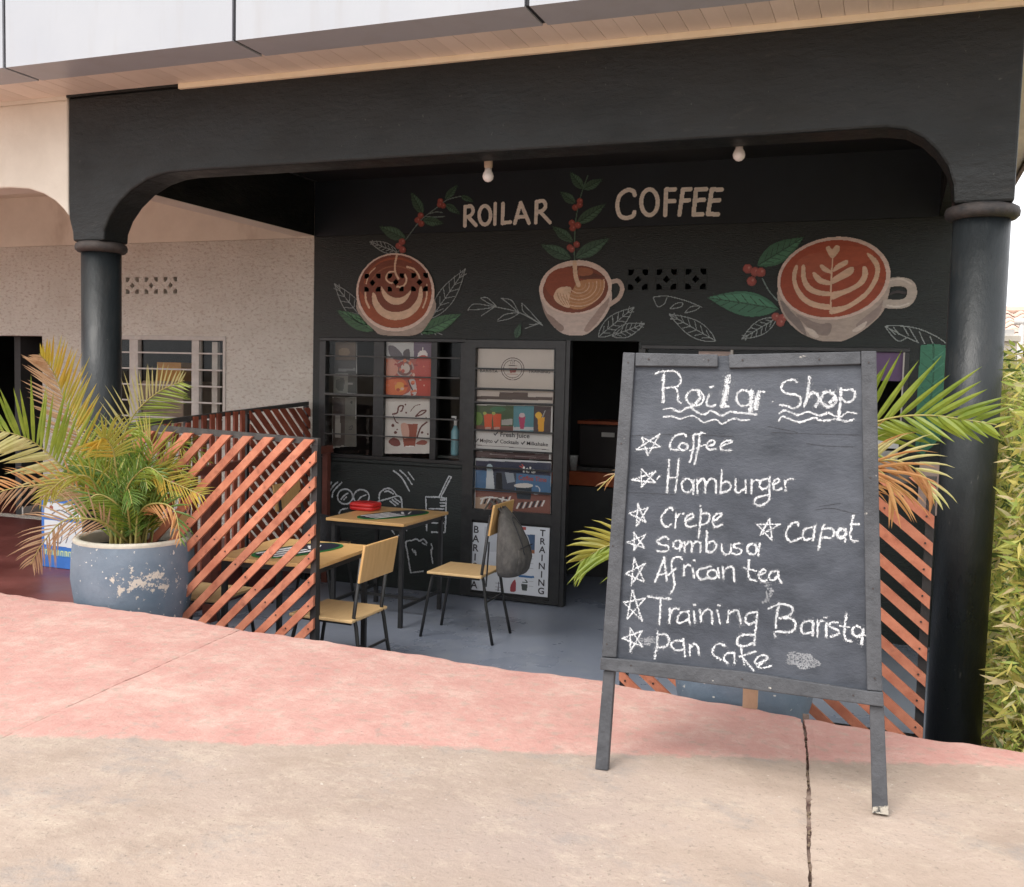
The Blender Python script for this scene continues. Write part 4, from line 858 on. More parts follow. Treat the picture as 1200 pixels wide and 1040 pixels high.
# chalk-like doodles under the window
def dood(strokes, w_=.012, label=None):
    if not label and len(strokes) > 1:
        for q_ in strokes: dood([q_], w_)
        return
    c = Canvas(cv, *ZD, cell=.004)
    for s_ in strokes: c.stroke(s_, w_, (.52, .54, .56))
    o = cells_obj('painted_doodle', c.render(grain=.35), ps, MT['paint'], cw)
    if label: o['label'] = label
dood([ell(243, 298, 62, 62, n=20)+[(305, 298)], [(210, 320), (235, 290), (265, 270)], [(230, 325), (255, 300)], ell(378, 300, 64, 60, n=20)+[(442, 300)], [(345, 345), (370, 305), (415, 285)]], label='two painted coffee beans')
dood([[(105, 225), (130, 180)], [(118, 250), (150, 205), (182, 178)], [(135, 300), (150, 250), (215, 182)]]); dood([[(645, 85), (710, 140), (775, 250)], [(695, 80), (750, 130), (797, 198)], [(765, 95), (812, 158)]])
dood([[(525, 330), (530, 270), (580, 232), (630, 240), (672, 292)], [(570, 258), (600, 252), (640, 275)], [(512, 340), (600, 315), (690, 295), (712, 340), (715, 390)], [(512, 342), (528, 382)], [(635, 325), (680, 360)], [(655, 315), (700, 345)], [(615, 335), (660, 372)]], label='painted burger outline')
dood([[(910, 300), (914, 420), (918, 580)], [(1080, 310), (1076, 450), (1070, 590)], [(910, 300), (1000, 302), (1082, 312)], [(940, 398), (1060, 400)], [(960, 515), (1060, 518)], [(960, 592), (1062, 594)], [(1020, 300), (1100, 130)], [(1036, 300), (1122, 135)], [(1100, 130), (1122, 135)], [(1035, 325), (1070, 325)], [(1030, 350), (1070, 350)], [(1035, 375), (1068, 375)]], label='painted glass with straw')
dood([[(785, 925), (768, 820), (755, 740), (745, 700), (752, 668), (800, 660), (830, 648), (860, 665), (890, 650), (920, 682)], [(955, 690), (966, 728), (955, 745), (968, 850)], [(785, 928), (890, 915)], [(880, 680), (915, 700)], [(800, 735), (812, 762)], [(820, 745), (830, 778)]], label='painted bread slice')
dood([[(610, 548), (650, 605)], [(750, 550), (752, 580)], [(665, 630), (718, 600)]]); dood([[(190, 440), (215, 405), (262, 395)], [(225, 532), (290, 525)], [(188, 500), (193, 518)]])

# ================================================================== FENCES
def clip_poly(P_, x0, x1, z0, z1):
    def cl(P, f, inter):
        out = []
        for i in range(len(P)):
            a, b = P[i-1], P[i]; fa, fb = f(a), f(b)
            if fa >= 0 and fb >= 0: out.append(b)
            elif fa >= 0 > fb: out.append(inter(a, b, fa, fb))
            elif fb >= 0 > fa: out.append(inter(a, b, fa, fb)); out.append(b)
        return out
    it = lambda a, b, fa, fb: (a[0]+(b[0]-a[0])*fa/(fa-fb), a[1]+(b[1]-a[1])*fa/(fa-fb))
    for f in (lambda p: p[0]-x0, lambda p: x1-p[0], lambda p: p[1]-z0, lambda p: z1-p[1]):
        P_ = cl(P_, f, it)
        if len(P_) < 3: return []
    return P_
def fence(label, frm, to, z0, zt0, zt1, panels, m, out, bolts=True, post=.035, kind='fence'):
    """frm,to: (X,Y) ends; panels: (s0,s1,slope,pitch,vthick); out: +1/-1 side on which the slats lie"""
    A = Vector((*frm, 0)); B = Vector((*to, 0)); L = (B-A).length; t = (B-A)/L; nrm = Vector((t.y, -t.x, 0))*out
    f = thing('slat_fence', label, 'fence', (*frm, 0))
    zt = lambda s: zt0+(zt1-zt0)*s/L
    pos = lambda s, z, d: tuple(A+t*s+nrm*d+Vector((0, 0, z)))
    def piece(name, P_, d0, d1, m_):
        n = len(P_); V = [pos(s, z, d0) for s, z in P_]+[pos(s, z, d1) for s, z in P_]
        Fc = [tuple(range(n)), tuple(range(n, 2*n))]+[(i, (i+1) % n, n+(i+1) % n, n+i) for i in range(n)]
        return mk(name, V, Fc, m_, f)
    piece('top_rail', [(0, zt(0)-.03), (L, zt(L)-.03), (L, zt(L)+.004), (0, zt(0)+.004)], -.03, -.001, MT['metal_worn'])
    piece('bottom_rail', [(0, z0), (L, z0), (L, z0+.03), (0, z0+.03)], -.03, -.001, MT['metal_black'])
    for s in sorted(set([p[0] for p in panels]+[panels[-1][1]])):
        s0 = min(max(s-post/2, 0), L-post); piece('post', [(s0, 0 if z0 < .5 else z0), (s0+post, 0 if z0 < .5 else z0), (s0+post, zt(s0)-.031), (s0, zt(s0)-.031)], -.036, -.0015, MT['metal_black'])
    bg_ = G()
    for (s0, s1, slope, pitch, vt) in panels:
        H = zt(s0)-z0; 
        if abs(slope) < 50:
            cs = np.arange(z0-abs(slope)*(s1-s0)-.2, zt(s1)+abs(slope)*(s1-s0)+.2, pitch)
            for c0 in cs:
                c0 += random.uniform(-.004, .004); dv = random.uniform(-.006, .006)
                za = c0 if slope > 0 else c0+abs(slope)*(s1-s0)
                q = [(s0-.3, za-.3*slope-vt/2), (s1+.3, za+slope*(s1-s0+.3)-vt/2+dv), (s1+.3, za+slope*(s1-s0+.3)+vt/2+dv), (s0-.3, za-.3*slope+vt/2)]
                ztm = min(zt(s0), zt(s1))-.002
                q = clip_poly(q, s0+.002, s1-.002, z0+.002, ztm)
                if len(q) < 3: continue
                if (max(a[0] for a in q)-min(a[0] for a in q)) < .03: continue
                dd = random.uniform(0, .003); piece('slat', q, .001+dd, .018+dd, m)
                for P_e in (min(q, key=lambda a: a[0]), max(q, key=lambda a: a[0])):
                    pass
                cx0 = min(a[0] for a in q); cx1 = max(a[0] for a in q)
                for cx in ((cx0+.03), (cx1-.03), (cx0+cx1)/2):
                    bz = za+slope*(cx-s0)
                    if z0+.02 < bz < ztm-.01:
                        p = pos(cx, bz, .018+dd); p2 = pos(cx, bz, .022+dd); bg_.tube([p, p2], .0045, 6)
        else:
            for s in np.arange(s0+pitch*.5, s1-.02, pitch):
                s += random.uniform(-.006, .006); k = random.uniform(-.01, .01)+(.0)
                q = clip_poly([(s-vt/2, z0), (s+vt/2, z0), (s+vt/2+k, zt(s)-.002), (s-vt/2+k, zt(s)-.002)], s0, s1, z0, zt(s)-.002)
                if len(q) >= 3: piece('slat', q, .001, .018, m)
    if bolts: bg_.mk('bolts', MT['bolt'], f, kind='stuff')
    return f
fence('terracotta fence of diagonal slats rising to the right beside the big blue pot', (-4.16, 4.45), (-2.80, 4.45), .30, 1.482, 1.4478, [(0, 1.36, .97, .1255, .057)], MT['slat'], 1)
fence('terracotta fence of diagonal slats falling to the right behind the chalkboard', (-1.15, 4.45), (.165, 4.45), .30, 1.442, 1.424, [(0, 1.315, -.82, .111, .050)], MT['slat'], 1)
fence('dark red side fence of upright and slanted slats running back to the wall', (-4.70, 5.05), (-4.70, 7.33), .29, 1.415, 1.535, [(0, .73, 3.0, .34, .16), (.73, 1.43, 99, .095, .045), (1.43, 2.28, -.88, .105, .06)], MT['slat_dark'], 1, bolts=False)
lr = thing('wooden_ledge', 'dark red wooden rail on posts running to the wall inside the side fence', 'rail', (-4.5, 6.2, 0))
G().bar((-4.5, 5.3, 1.075), (-4.5, 7.36, 1.145), .05, .055).mk('rail', MT['rail_wood'], lr)
p = PX(247, 620, -4.5); G().box(-4.54, -4.47, p[1]-.04, p[1]+.04, 0, 1.06).mk('post', MT['rail_wood'], lr); G().box(-4.53, -4.48, 7.28, 7.33, 0, 1.11).mk('post', MT['rail_wood'], lr)

# ================================================================== FURNITURE
def table(label, cx, cy, rot, w_, d_, grp):
    t = thing('cafe_table', label, 'table', (cx, cy, 0), grp)
    B = lambda: G()
    B().box(cx-w_/2, cx+w_/2, cy-d_/2, cy+d_/2, .73, .752).mk('table_top', MT['wood'], t, bevel=.004)
    a, b = w_/2-.04, d_/2-.05
    for sx in (-1, 1):
        for sy in (-1, 1): G().box(cx+sx*a-.014, cx+sx*a+.014, cy+sy*b-.014, cy+sy*b+.014, 0, .729).mk('leg', MT['metal_black'], t)
    g = G()
    for sx in (-1, 1): g.box(cx+sx*a-.012, cx+sx*a+.012, cy-b+.0145, cy+b-.0145, .695, .728)
    for sy in (-1, 1): g.box(cx-a+.0145, cx+a-.0145, cy+sy*b-.012, cy+sy*b+.012, .695, .728)
    g.mk('apron', MT['metal_black'], t)
    g = G()
    for sx in (-1, 1): g.box(cx+sx*a-.01, cx+sx*a+.01, cy-b+.0145, cy+b-.0145, .13, .15)
    g.box(cx-a+.0105, cx+a-.0105, cy-.01, cy+.01, .13, .15); g.mk('stretcher', MT['metal_black'], t)
    t.rotation_euler.z = rot; return t
def chair(label, cx, cy, rot, grp, tall=.9):
    """faces local +X"""
    t = thing('cafe_chair', label, 'chair', (0, 0, 0), grp)
    G().box(-.2, .2, -.2, .2, .445, .463).mk('seat', MT['wood_pale'], t, bevel=.005)
    # back posts slightly raked; backrest
    rk = Matrix.Rotation(radians(-9), 3, 'Y')
    G().box(-.205, -.19, -.19, .19, tall-.21, tall, rk, (-.195, 0, .46)).mk('backrest', MT['wood'], t, bevel=.004)
    for sy in (-1, 1):
        y = sy*.155
        top = rk @ Vector((.022, 0, tall-.08-.46))+Vector((-.195, 0, .46))
        G().tube([(-.28, y*1.12, 0), (-.225, y*1.05, .25), (-.20, y, .42), (-.185, y, .47), (top.x-.0, y, top.z)], .011, 8).mk('leg', MT['metal_black'], t, smooth=True)
        G().tube([(.25, y*1.12, 0), (.20, y*1.06, .30), (.175, y*1.02, .42), (.15, y, .435), (-.17, y, .435)], .011, 8).mk('leg', MT['metal_black'], t, smooth=True)
    G().tube([(.15, -.15, .43), (.15, .15, .43)], .009, 6).mk('seat_rail', MT['metal_black'], t); G().tube([(-.22, -.165, .28), (-.22, .165, .28)], .008, 6).mk('stretcher', MT['metal_black'], t)
    t.location = (cx, cy, 0); t.rotation_euler.z = rot; return t
gt = 'café tables on the veranda'; gc = 'café chairs on the veranda'
table('table against the back wall carrying the red case and a striped placemat', -3.485, 6.53, 0, .63, .74, gt)
table('nearer table partly behind the terracotta fence with a striped placemat', -3.23, 4.93, radians(4), .66, .70, gt)
chair('chair at the nearer table with its back towards the entrance', -2.885, 4.83, pi, gc, .88)
chair('chair with a grey backpack hung over its back', -2.735, 6.25, pi+radians(1), gc, .95)
chair('chair behind the terracotta fence beside the big blue pot', -3.83, 4.88, radians(4), gc)
chair('chair beyond the wall table seen through the fence slats', -4.17, 6.62, radians(2), gc, .93)
# red case
rc = thing('red_case', 'small red plastic case lying on the table against the wall', 'case', (-3.71, 6.62, .7535))
def rbox(g, x0, x1, y0, y1, z0, z1, r=.02):
    return g.box(x0, x1, y0, y1, z0, z1)
# placemats
def placemat(label, cx, cy, rot, z, L=.44, Wd=.27):
    g = G(); pts = []
    t = thing('placemat', label, 'placemat', (cx, cy, z), 'striped placemats')
    def oval(a, b, ex=2.6):
        return [(math.copysign(abs(cos(q))**(2/ex), cos(q))*a, math.copysign(abs(sin(q))**(2/ex), sin(q))*b) for q in np.linspace(0, 2*pi, 41)[:-1]]
    def R(p): return (cx+p[0]*cos(rot)-p[1]*sin(rot), cy+p[0]*sin(rot)+p[1]*cos(rot))
    o = [R(p) for p in oval(L/2, Wd/2)]; n = len(o)
    mk('mat_body', [(x, y, z) for x, y in o]+[(x, y, z+.004) for x, y in o], [tuple(range(n)), tuple(range(n, 2*n))]+[(i, (i+1) % n, n+(i+1) % n, n+i) for i in range(n)], mat('green_felt', (.01, .13, .03), None, 20, .8), t)
    conv = lambda x, y: (x, y); c = Canvas(conv, cell=.004)
    navy = (.012, .014, .03); wht = (.85, .84, .83)
    inn = oval(L/2*.93, Wd/2*.88); c.uvpoly(inn, navy)
    for k in range(4): v = -Wd*.30+k*Wd*.19; c.stroke([(-L*.38, v), (L*.04, v+.004)], .029, wht)
    c.stroke([(L*.1, -.03), (L*.2, .05)], .02, wht); c.stroke([(L*.16, -.05), (L*.3, .02)], .012, wht)
    pos = lambda U, V: np.stack([cx+U*cos(rot)-V*sin(rot), cy+U*sin(rot)+V*cos(rot), np.full(U.shape, z+.0055)], 1)
    cells_obj('print', c.render(), pos, MT['print'], t)
placemat('green and navy placemat with white stripes on the table against the wall', -3.44, 6.52, radians(68), .7535, .62, .27)
placemat('green and navy placemat with white stripes on the nearer table', -3.22, 4.93, radians(74), .7535, .62, .27)

# backpack on chair two, hung over the back (local frame: X out from back)
bkx, bky = -2.47, 6.20
bp_ = thing('backpack', 'slim grey backpack hanging from the back of the chair by the door', 'backpack', (bkx, bky, .45))
def blob(cx, cy, cz, sections, dirv, ex=2.5):
    """sections: (z, halfwidth, depth)"""
    g = G(); n = 28
    for z, hw, dp, off in sections:
        for j in range(n):
            a = 2*pi*j/n; ca = math.copysign(abs(cos(a))**(2/ex), cos(a)); sa = math.copysign(abs(sin(a))**(2/ex), sin(a))
            g.v.append((cx+off+dp/2*(1+ca), cy+hw*sa, cz+z))
    for i in range(len(sections)-1):
        for j in range(n): g.f.append((i*n+j, i*n+(j+1) % n, (i+1)*n+(j+1) % n, (i+1)*n+j))
    g.f.append(tuple(range(n))); g.f.append(tuple((len(sections)-1)*n+j for j in range(n))); return g
sec = [(0, .06, .08, .02), (.012, .125, .14, .01), (.05, .155, .19, 0), (.14, .165, .21, 0), (.24, .15, .18, .0), (.33, .12, .135, .0), (.40, .095, .085, .0), (.445, .05, .05, .0), (.455, .02, .02, .01)]
blob(bkx+.01, bky, .455, sec, 1).mk('bag_body', MT['grey_cloth'], bp_, smooth=True)
sec2 = [(0, .08, .02, .155), (.02, .115, .035, .15), (.1, .125, .035, .165), (.17, .118, .03, .16), (.185, .10, .015, .15)]
blob(bkx+.01, bky, .48, sec2, 1).mk('front_pocket', MT['grey_cloth'], bp_, smooth=True)
G().tube([(bkx+.20, bky-.11, .665), (bkx+.207, bky, .67), (bkx+.20, bky+.11, .665)], .004, 5).mk('pocket_zip', MT['dark_cloth'], bp_)
ar = []
for q in np.linspace(-1, 1, 17):
    yy = q*.085*(1-.25*abs(q)**3); zz_ = .62+.235*(1-abs(q)**2.6); k_ = np.interp(zz_-.455, [x[0] for x in sec], [x[2] for x in sec]); h_ = np.interp(zz_-.455, [x[0] for x in sec], [x[1] for x in sec])
    ca = (max(0, 1-abs(yy/h_)**2.5))**(1/2.5); ar.append((bkx+.01+k_/2*(1+ca)+.002, bky+yy, zz_))
G().tube(ar, .004, 5).mk('zip', MT['dark_cloth'], bp_)
for sy in (-1, 1):
    G().bar((bkx+.05, bky+sy*.05, .885), (bkx-.045, bky+sy*.055, .965), .035, .006).bar((bkx-.045, bky+sy*.055, .965), (bkx-.085, bky+sy*.06, .90), .035, .006).mk('shoulder_strap', MT['grey_cloth'], bp_)
G().bar((bkx-.01, bky-.15, .70), (bkx-.02, bky-.16, .40), .02, .004, (1, 0, 0)).mk('loose_strap', MT['dark_cloth'], bp_)
G().tube([(bkx+.02, bky-.02, .90), (bkx+.0, bky-.015, .945), (bkx+.0, bky+.015, .945), (bkx+.02, bky+.02, .90)], .006, 6).mk('carry_loop', MT['dark_cloth'], bp_)

blob(-3.86, 6.66, .7535, [(0, .075, .19, .008), (.008, .088, .205, 0), (.026, .09, .21, -.002), (.029, .084, .2, .002)], 1, 5).mk('base', MT['plastic_red'], rc, smooth=True)
blob(-3.86, 6.66, .784, [(0, .084, .2, .002), (.003, .091, .212, -.003), (.018, .09, .21, -.002), (.028, .082, .195, .005), (.031, .06, .15, .028)], 1, 5).mk('lid', MT['plastic_red'], rc, smooth=True)
# dark bag on the far chair
db = blob(-4.2, 6.55, .465, [(0, .14, .22, 0), (.04, .16, .26, 0), (.15, .15, .24, 0), (.22, .1, .16, .02), (.24, .04, .06, .06)], 1).mk('dark_bag', MT['dark_cloth'], None, smooth=True)
tag(db, 'black bag lying on the far chair seen through the fence', 'bag')

# ================================================================== BOX AT LEFT
p0 = np.array([-5.96, 5.66, .281]); bx = thing('cardboard_box', 'white and blue printed carton on the red floor behind the big pot', 'box', (-5.72, 5.8, .281))
bw, bd, bh = .48, .30, .50
G().box(p0[0], p0[0]+bw, p0[1], p0[1]+bd, .281, .281+bh).mk('carton', mat('blue_carton', (.03, .13, .42), (.04, .16, .5), 6, .5), bx, bevel=.004)
c = Canvas(lambda x, y: (x, y), cell=.004); X0 = p0[0]; Z0 = .281
c.uvpoly([(X0+.03, Z0+.17), (X0+bw-.02, Z0+.16), (X0+bw-.02, Z0+bh-.01), (X0+.03, Z0+bh-.01)], (.62, .64, .66)); c.uvpoly([(X0+.03, Z0+.36), (X0+bw-.02, Z0+.35), (X0+bw-.02, Z0+.375), (X0+.03, Z0+.385)], (.04, .15, .45))
for a in ([(X0+.12, Z0+.2), (X0+.13, Z0+.3), (X0+.2, Z0+.33), (X0+.19, Z0+.2), (X0+.12, Z0+.2)], [(X0+.24, Z0+.2), (X0+.3, Z0+.32), (X0+.34, Z0+.25), (X0+.3, Z0+.2)], [(X0+.1, Z0+.4), (X0+.18, Z0+.44), (X0+.28, Z0+.41)]): c.stroke(a, .01, (.15, .14, .17))
c.poly(ell(X0+.1, Z0+.45, .02, .02), (.3, .08, .07)); 
rnd = random.Random(3)
c.uvpoly([(X0+.02, Z0+.095), (X0+bw-.01, Z0+.085), (X0+bw-.01, Z0+.135), (X0+.02, Z0+.145)], (.06, .22, .45))
for k in range(11): x = X0+.04+k*.038; c.stroke([(x, Z0+.1), (x, Z0+.13), (x+.018, Z0+.13), (x+.018, Z0+.1)], .008, (.55, .6, .25), False)
cells_obj('print', c.render(), lambda U, V: np.stack([U, np.full(U.shape, p0[1]-.002), V], 1), MT['print'], bx)

# ================================================================== POTS AND PALMS
def pot(label, cx, cy, z0, h=.58, r=.315, patch=False):
    t = thing('plant_pot', label, 'plant pot', (cx, cy, z0), 'round blue cement pots')
    prof = [(.01, .0), (r*.70, 0), (r*.78, .03), (r*.93, h*.35), (r*1.0, h*.62), (r*.985, h*.85), (r*.955, h*.965)]
    m = MT['pot']
    if patch:
        m = MT['pot'].copy(); m.name = 'blue_pot_worn'
        def msk(tt):
            n = tt.nodes; tc = n.new('ShaderNodeTexCoord')
            mp = n.new('ShaderNodeMapping'); pl = patch; s = (1/.26, 1/.26, 1/.085)
            mp.inputs['Location'].default_value = (-pl[0]*s[0], -pl[1]*s[1], -pl[2]*s[2]); mp.inputs['Scale'].default_value = s
            tt.links.new(tc.outputs['Object'], mp.inputs[0]); ln = n.new('ShaderNodeVectorMath'); ln.operation = 'LENGTH'; tt.links.new(mp.outputs[0], ln.inputs[0])
            no = n.new('ShaderNodeTexNoise'); no.inputs['Scale'].default_value = 22; no.inputs['Detail'].default_value = 8; no.inputs['Roughness'].default_value = .7; tt.links.new(tc.outputs['Object'], no.inputs['Vector'])
            a = n.new('ShaderNodeMath'); a.operation = 'MULTIPLY_ADD'; a.inputs[1].default_value = 5.5; tt.links.new(no.outputs['Fac'], a.inputs[0]); a.inputs[2].default_value = -3.0
            b = n.new('ShaderNodeMath'); b.operation = 'SUBTRACT'; b.inputs[0].default_value = .95; tt.links.new(ln.outputs['Value'], b.inputs[1])
            q = n.new('ShaderNodeMath'); q.operation = 'ADD'; tt.links.new(a.outputs[0], q.inputs[0]); tt.links.new(b.outputs[0], q.inputs[1])
            mr = n.new('ShaderNodeMapRange'); mr.inputs[1].default_value = 0; mr.inputs[2].default_value = .12; tt.links.new(q.outputs[0], mr.inputs[0]); return mr.outputs[0]
        add_layer(m, msk, (.55, .50, .43))
    G().lathe(prof, (cx, cy, z0), 56, (1, 0)).mk('pot_wall', m, t, smooth=True)
    ri = [(r*.956, h*.962), (r*.96, h*.985), (r*.93, h*1.0), (r*.87, h*1.0), (r*.84, h*.98), (r*.84, h*.88)]
    G().lathe(ri, (cx, cy, z0), 56, (0, 0)).mk('rim', MT['pot_rim'], t, smooth=True)
    G().lathe([(r*.845, h*.87), (r*.5, h*.885), (.01, h*.89)], (cx, cy, z0), 30).mk('soil', MT['soil'], t, smooth=True)
    return t
def frond(par, pts, nl, ll, mats, ang=48, nrm=None, droop=.25, w_=.016, start=.18, side=(1, 1), stemr=.007, pairs_rand=.12, curl=0.):
    """pts: 3D rachis control points; leaflets on both sides. mats: (left, right)"""
    P_ = [Vector(p) for p in smooth([tuple(p) for p in pts], 8)]; L = [0]
    for a, b in zip(P_[:-1], P_[1:]): L.append(L[-1]+(b-a).length)
    tot = L[-1]
    def at(s):
        d = s*tot
        for i in range(len(L)-1):
            if L[i+1] >= d: k = (d-L[i])/max(L[i+1]-L[i], 1e-6); return P_[i].lerp(P_[i+1], k), (P_[i+1]-P_[i]).normalized()
        return P_[-1], (P_[-1]-P_[-2]).normalized()
    st = G().tube(P_, stemr, 6, stemr*.25); root = st.mk('frond', MT['stem'], par, smooth=True)
    view = Vector(nrm) if nrm is not None else None
    for si, sgn in enumerate((-1, 1)):
        if not side[si]: continue
        g = G()
        for i in range(nl):
            s = start+(1-start)*(i+random.uniform(-.3, .3))/nl; s = min(max(s, .02), .995)
            p, t = at(s); v = view if view is not None else (Vector(EYE)-p).normalized()
            sd_ = t.cross(v).normalized()*sgn; up = sd_.cross(t)*sgn
            env = (math.sin(pi*min(1, (s-start)/(1-start)*.82+.16)))**.6
            ln = ll*env*random.uniform(1-pairs_rand, 1+pairs_rand)*side[si]
            a = radians(ang+random.uniform(-6, 6))*(1-.45*(s-start)/(1-start)) 
            d = (t*cos(a)+sd_*sin(a)+v*random.uniform(-.25, .25)).normalized()
            wdt = w_*random.uniform(.8, 1.15); across = d.cross(v).normalized()
            q = Vector(p); prev = None; dd = d.copy(); K = 5; k0 = len(g.v); nrm_ = across.cross(dd).normalized()
            for k in range(K+1):
                f = k/K; ww = wdt*(.45+.55*min(1, f*4))*(1-f**2.2)
                dr_ = droop*(f**1.5)
                g.v += [tuple(q-across*ww/2), tuple(q+nrm_*ww*.18), tuple(q+across*ww/2)]
                dd = (dd+Vector((0, 0, -dr_*random.uniform(.6, 1.3)*.55))+across*curl*.1).normalized(); q = q+dd*(ln/K)
            for k in range(K):
                for j in range(2): g.f.append((k0+3*k+j, k0+3*k+j+1, k0+3*k+4+j, k0+3*k+3+j))
        g.mk('leaflets', MT[mats[si]], root)
    return root
def P3(pts): return [PY(x, y, Y) for x, y, Y in pts]
# left palm
lp = PY(145, 632, 4.27)
LPX, LPY = -3.92, 4.36
pc = pot('big blue cement pot with chipped white patch, left of the terracotta fence', LPX, LPY, .281, .585, .325, patch=tuple(np.array(PY(178, 690, 4.06))-np.array([LPX, LPY, .281])))
pal = thing('palm_plant', 'areca palm with yellow and green fronds in the left blue pot', 'palm', (LPX, LPY, .79))
def base(dx=0, dy=0): return (LPX+dx, LPY+dy, .80)
def FR(px, *a, b=(0, 0), **k): return frond(pal, [base(*b)]+[tuple(q) for q in P3(px)], *a, **k)
FR([(128, 580, 4.3), (100, 530, 4.28), (76, 470, 4.25), (62, 435, 4.2), (46, 415, 4.1)], 28, .31, ('leaf_t', 'leaf_y'), ang=52, droop=.05, w_=.017, start=.46, side=(.78, .9))
FR([(105, 585, 4.2), (75, 550, 4.1), (46, 523, 4.0), (20, 510, 3.9), (-25, 500, 3.8)], 29, .31, ('leaf_pale', 'leaf_g'), ang=74, droop=.0, w_=.024, start=.3, side=(.75, 1.15))
FR([(142, 590, 4.35), (140, 530, 4.4), (156, 488, 4.4), (185, 460, 4.4), (216, 446, 4.4)], 30, .24, ('leaf_pale', 'leaf_g'), ang=62, droop=.12, w_=.011, start=.35, side=(1, 1))
FR([(150, 590, 4.3), (170, 555, 4.25), (200, 565, 4.2), (240, 582, 4.15)], 24, .20, ('leaf_yg', 'leaf_y'), ang=45, droop=.3, w_=.009, start=.4)
FR([(138, 560, 4.15), (133, 530, 4.1), (125, 515, 4.05), (118, 513, 4.0)], 16, .20, ('leaf_y', 'leaf_yg'), ang=75, droop=.75, w_=.013, start=.78)
FR([(120, 600, 4.2), (85, 570, 4.1), (50, 568, 4.0), (5, 575, 3.95), (-20, 590, 3.9)], 20, .2, ('leaf_t', 'leaf_o'), ang=48, droop=.5, w_=.012, start=.35)
FR([(125, 615, 4.1), (100, 608, 3.98), (72, 612, 3.92), (48, 640, 3.9), (36, 662, 3.9)], 22, .22, ('leaf_t', 'leaf_t'), ang=50, droop=.5, w_=.010, start=.35)
FR([(120, 590, 4.2), (105, 560, 4.1), (75, 562, 4.0), (45, 590, 3.95)], 24, .17, ('leaf_yg', 'leaf_yg'), ang=45, droop=.6, w_=.010, start=.3)
FR([(125, 590, 4.4), (115, 540, 4.5), (98, 500, 4.6), (92, 480, 4.6)], 20, .24, ('leaf_pale', 'leaf_g'), ang=60, droop=.1, w_=.011, start=.3)
FR([(160, 590, 4.3), (175, 550, 4.3), (178, 520, 4.3), (160, 500, 4.3)], 24, .22, ('leaf_g', 'leaf_yg'), ang=50, droop=.3, w_=.011, start=.25)
FR([(165, 600, 4.25), (185, 590, 4.15), (205, 600, 4.1), (212, 640, 4.05)], 16, .15, ('leaf_dg', 'leaf_o'), ang=45, droop=.5, w_=.012, start=.3)
FR([(140, 590, 4.25), (128, 560, 4.2), (105, 548, 4.15), (80, 545, 4.1)], 30, .2, ('leaf_dg', 'leaf_g'), ang=50, droop=.2, w_=.010, start=.2)
FR([(145, 600, 4.2), (118, 580, 4.1), (100, 590, 4.05), (88, 612, 4.0)], 26, .16, ('leaf_g', 'leaf_dg'), ang=48, droop=.4, w_=.010, start=.2)
FR([(150, 600, 4.2), (150, 570, 4.15), (172, 548, 4.1), (192, 560, 4.1)], 26, .16, ('leaf_dg', 'leaf_g'), ang=48, droop=.4, w_=.010, start=.2)
rr = random.Random(11)
for i in range(30):
    a = rr.uniform(-2.9, .4) if i % 3 else rr.uniform(0, 6.28); h = rr.uniform(.34, .66); rd = rr.uniform(.12, .34)
    b0 = (LPX+rr.uniform(-.1, .1), LPY+rr.uniform(-.1, .1), .80); e = (cos(a), sin(a)*.75)
    pts = [b0, (b0[0]+e[0]*rd*.3, b0[1]+e[1]*rd*.3, .80+h*.6), (b0[0]+e[0]*rd*.75, b0[1]+e[1]*rd*.75, .80+h*.95), (b0[0]+e[0]*rd*1.25, b0[1]+e[1]*rd*1.3, .80+h*.78)]
    frond(pal, pts, 24, rr.uniform(.13, .22), rr.choice([('leaf_dg', 'leaf_g'), ('leaf_g', 'leaf_dg'), ('leaf_dg', 'leaf_dg'), ('leaf_g', 'leaf_yg')]), ang=48, droop=.35, w_=.010, start=.12, nrm=(rr.uniform(-.5, .5), -1, rr.uniform(.2, .9)))
g = G()
for i in range(9):
    a = rr.uniform(0, 6.28); r_ = rr.uniform(0, .12); x = LPX+r_*cos(a); y = LPY+r_*sin(a); g.tube([(x, y, .78), (x+rr.uniform(-.03, .03), y, .92), (x+rr.uniform(-.08, .08), y, 1.1)], .012, 6, .006)
g.mk('cane', MT['stem'], pal, smooth=True)
# right palm, behind the chalkboard
RPX, RPY = -.55, 4.21
pot('blue cement pot mostly hidden behind the chalkboard', RPX, RPY, .281, .585, .30)
pal2 = thing('palm_plant', 'areca palm behind the chalkboard with fronds reaching past its edges', 'palm', (RPX, RPY, .79))
def FR2(px, *a, **k): return frond(pal2, [(RPX, RPY, .80), (RPX+.02, RPY, 1.1)]+[tuple(q) for q in P3(px)], *a, **k)
FR2([(955, 530, 4.15), (1000, 505, 4.1), (1045, 490, 4.05), (1090, 487, 4.0), (1130, 492, 3.98), (1168, 498, 3.95)], 22, .27, ('leaf_g', 'leaf_g'), ang=50, droop=.05, w_=.027, start=.40, side=(1.15, .85))
FR2([(960, 560, 4.1), (1010, 545, 4.0), (1050, 540, 3.98), (1085, 560, 3.95), (1095, 590, 3.93)], 20, .22, ('leaf_pale', 'leaf_o'), ang=40, droop=.55, w_=.014, start=.45)
FR2([(960, 570, 4.1), (1000, 548, 4.0), (1035, 555, 3.96), (1050, 590, 3.93)], 18, .32, ('leaf_o', 'leaf_o'), ang=35, droop=.7, w_=.014, start=.45)
FR2([(790, 650, 4.15), (750, 638, 4.1), (712, 640, 4.05), (680, 658, 4.0)], 22, .30, ('leaf_g', 'leaf_yg'), ang=42, droop=.55, w_=.022, start=.35, side=(1.1, .8))
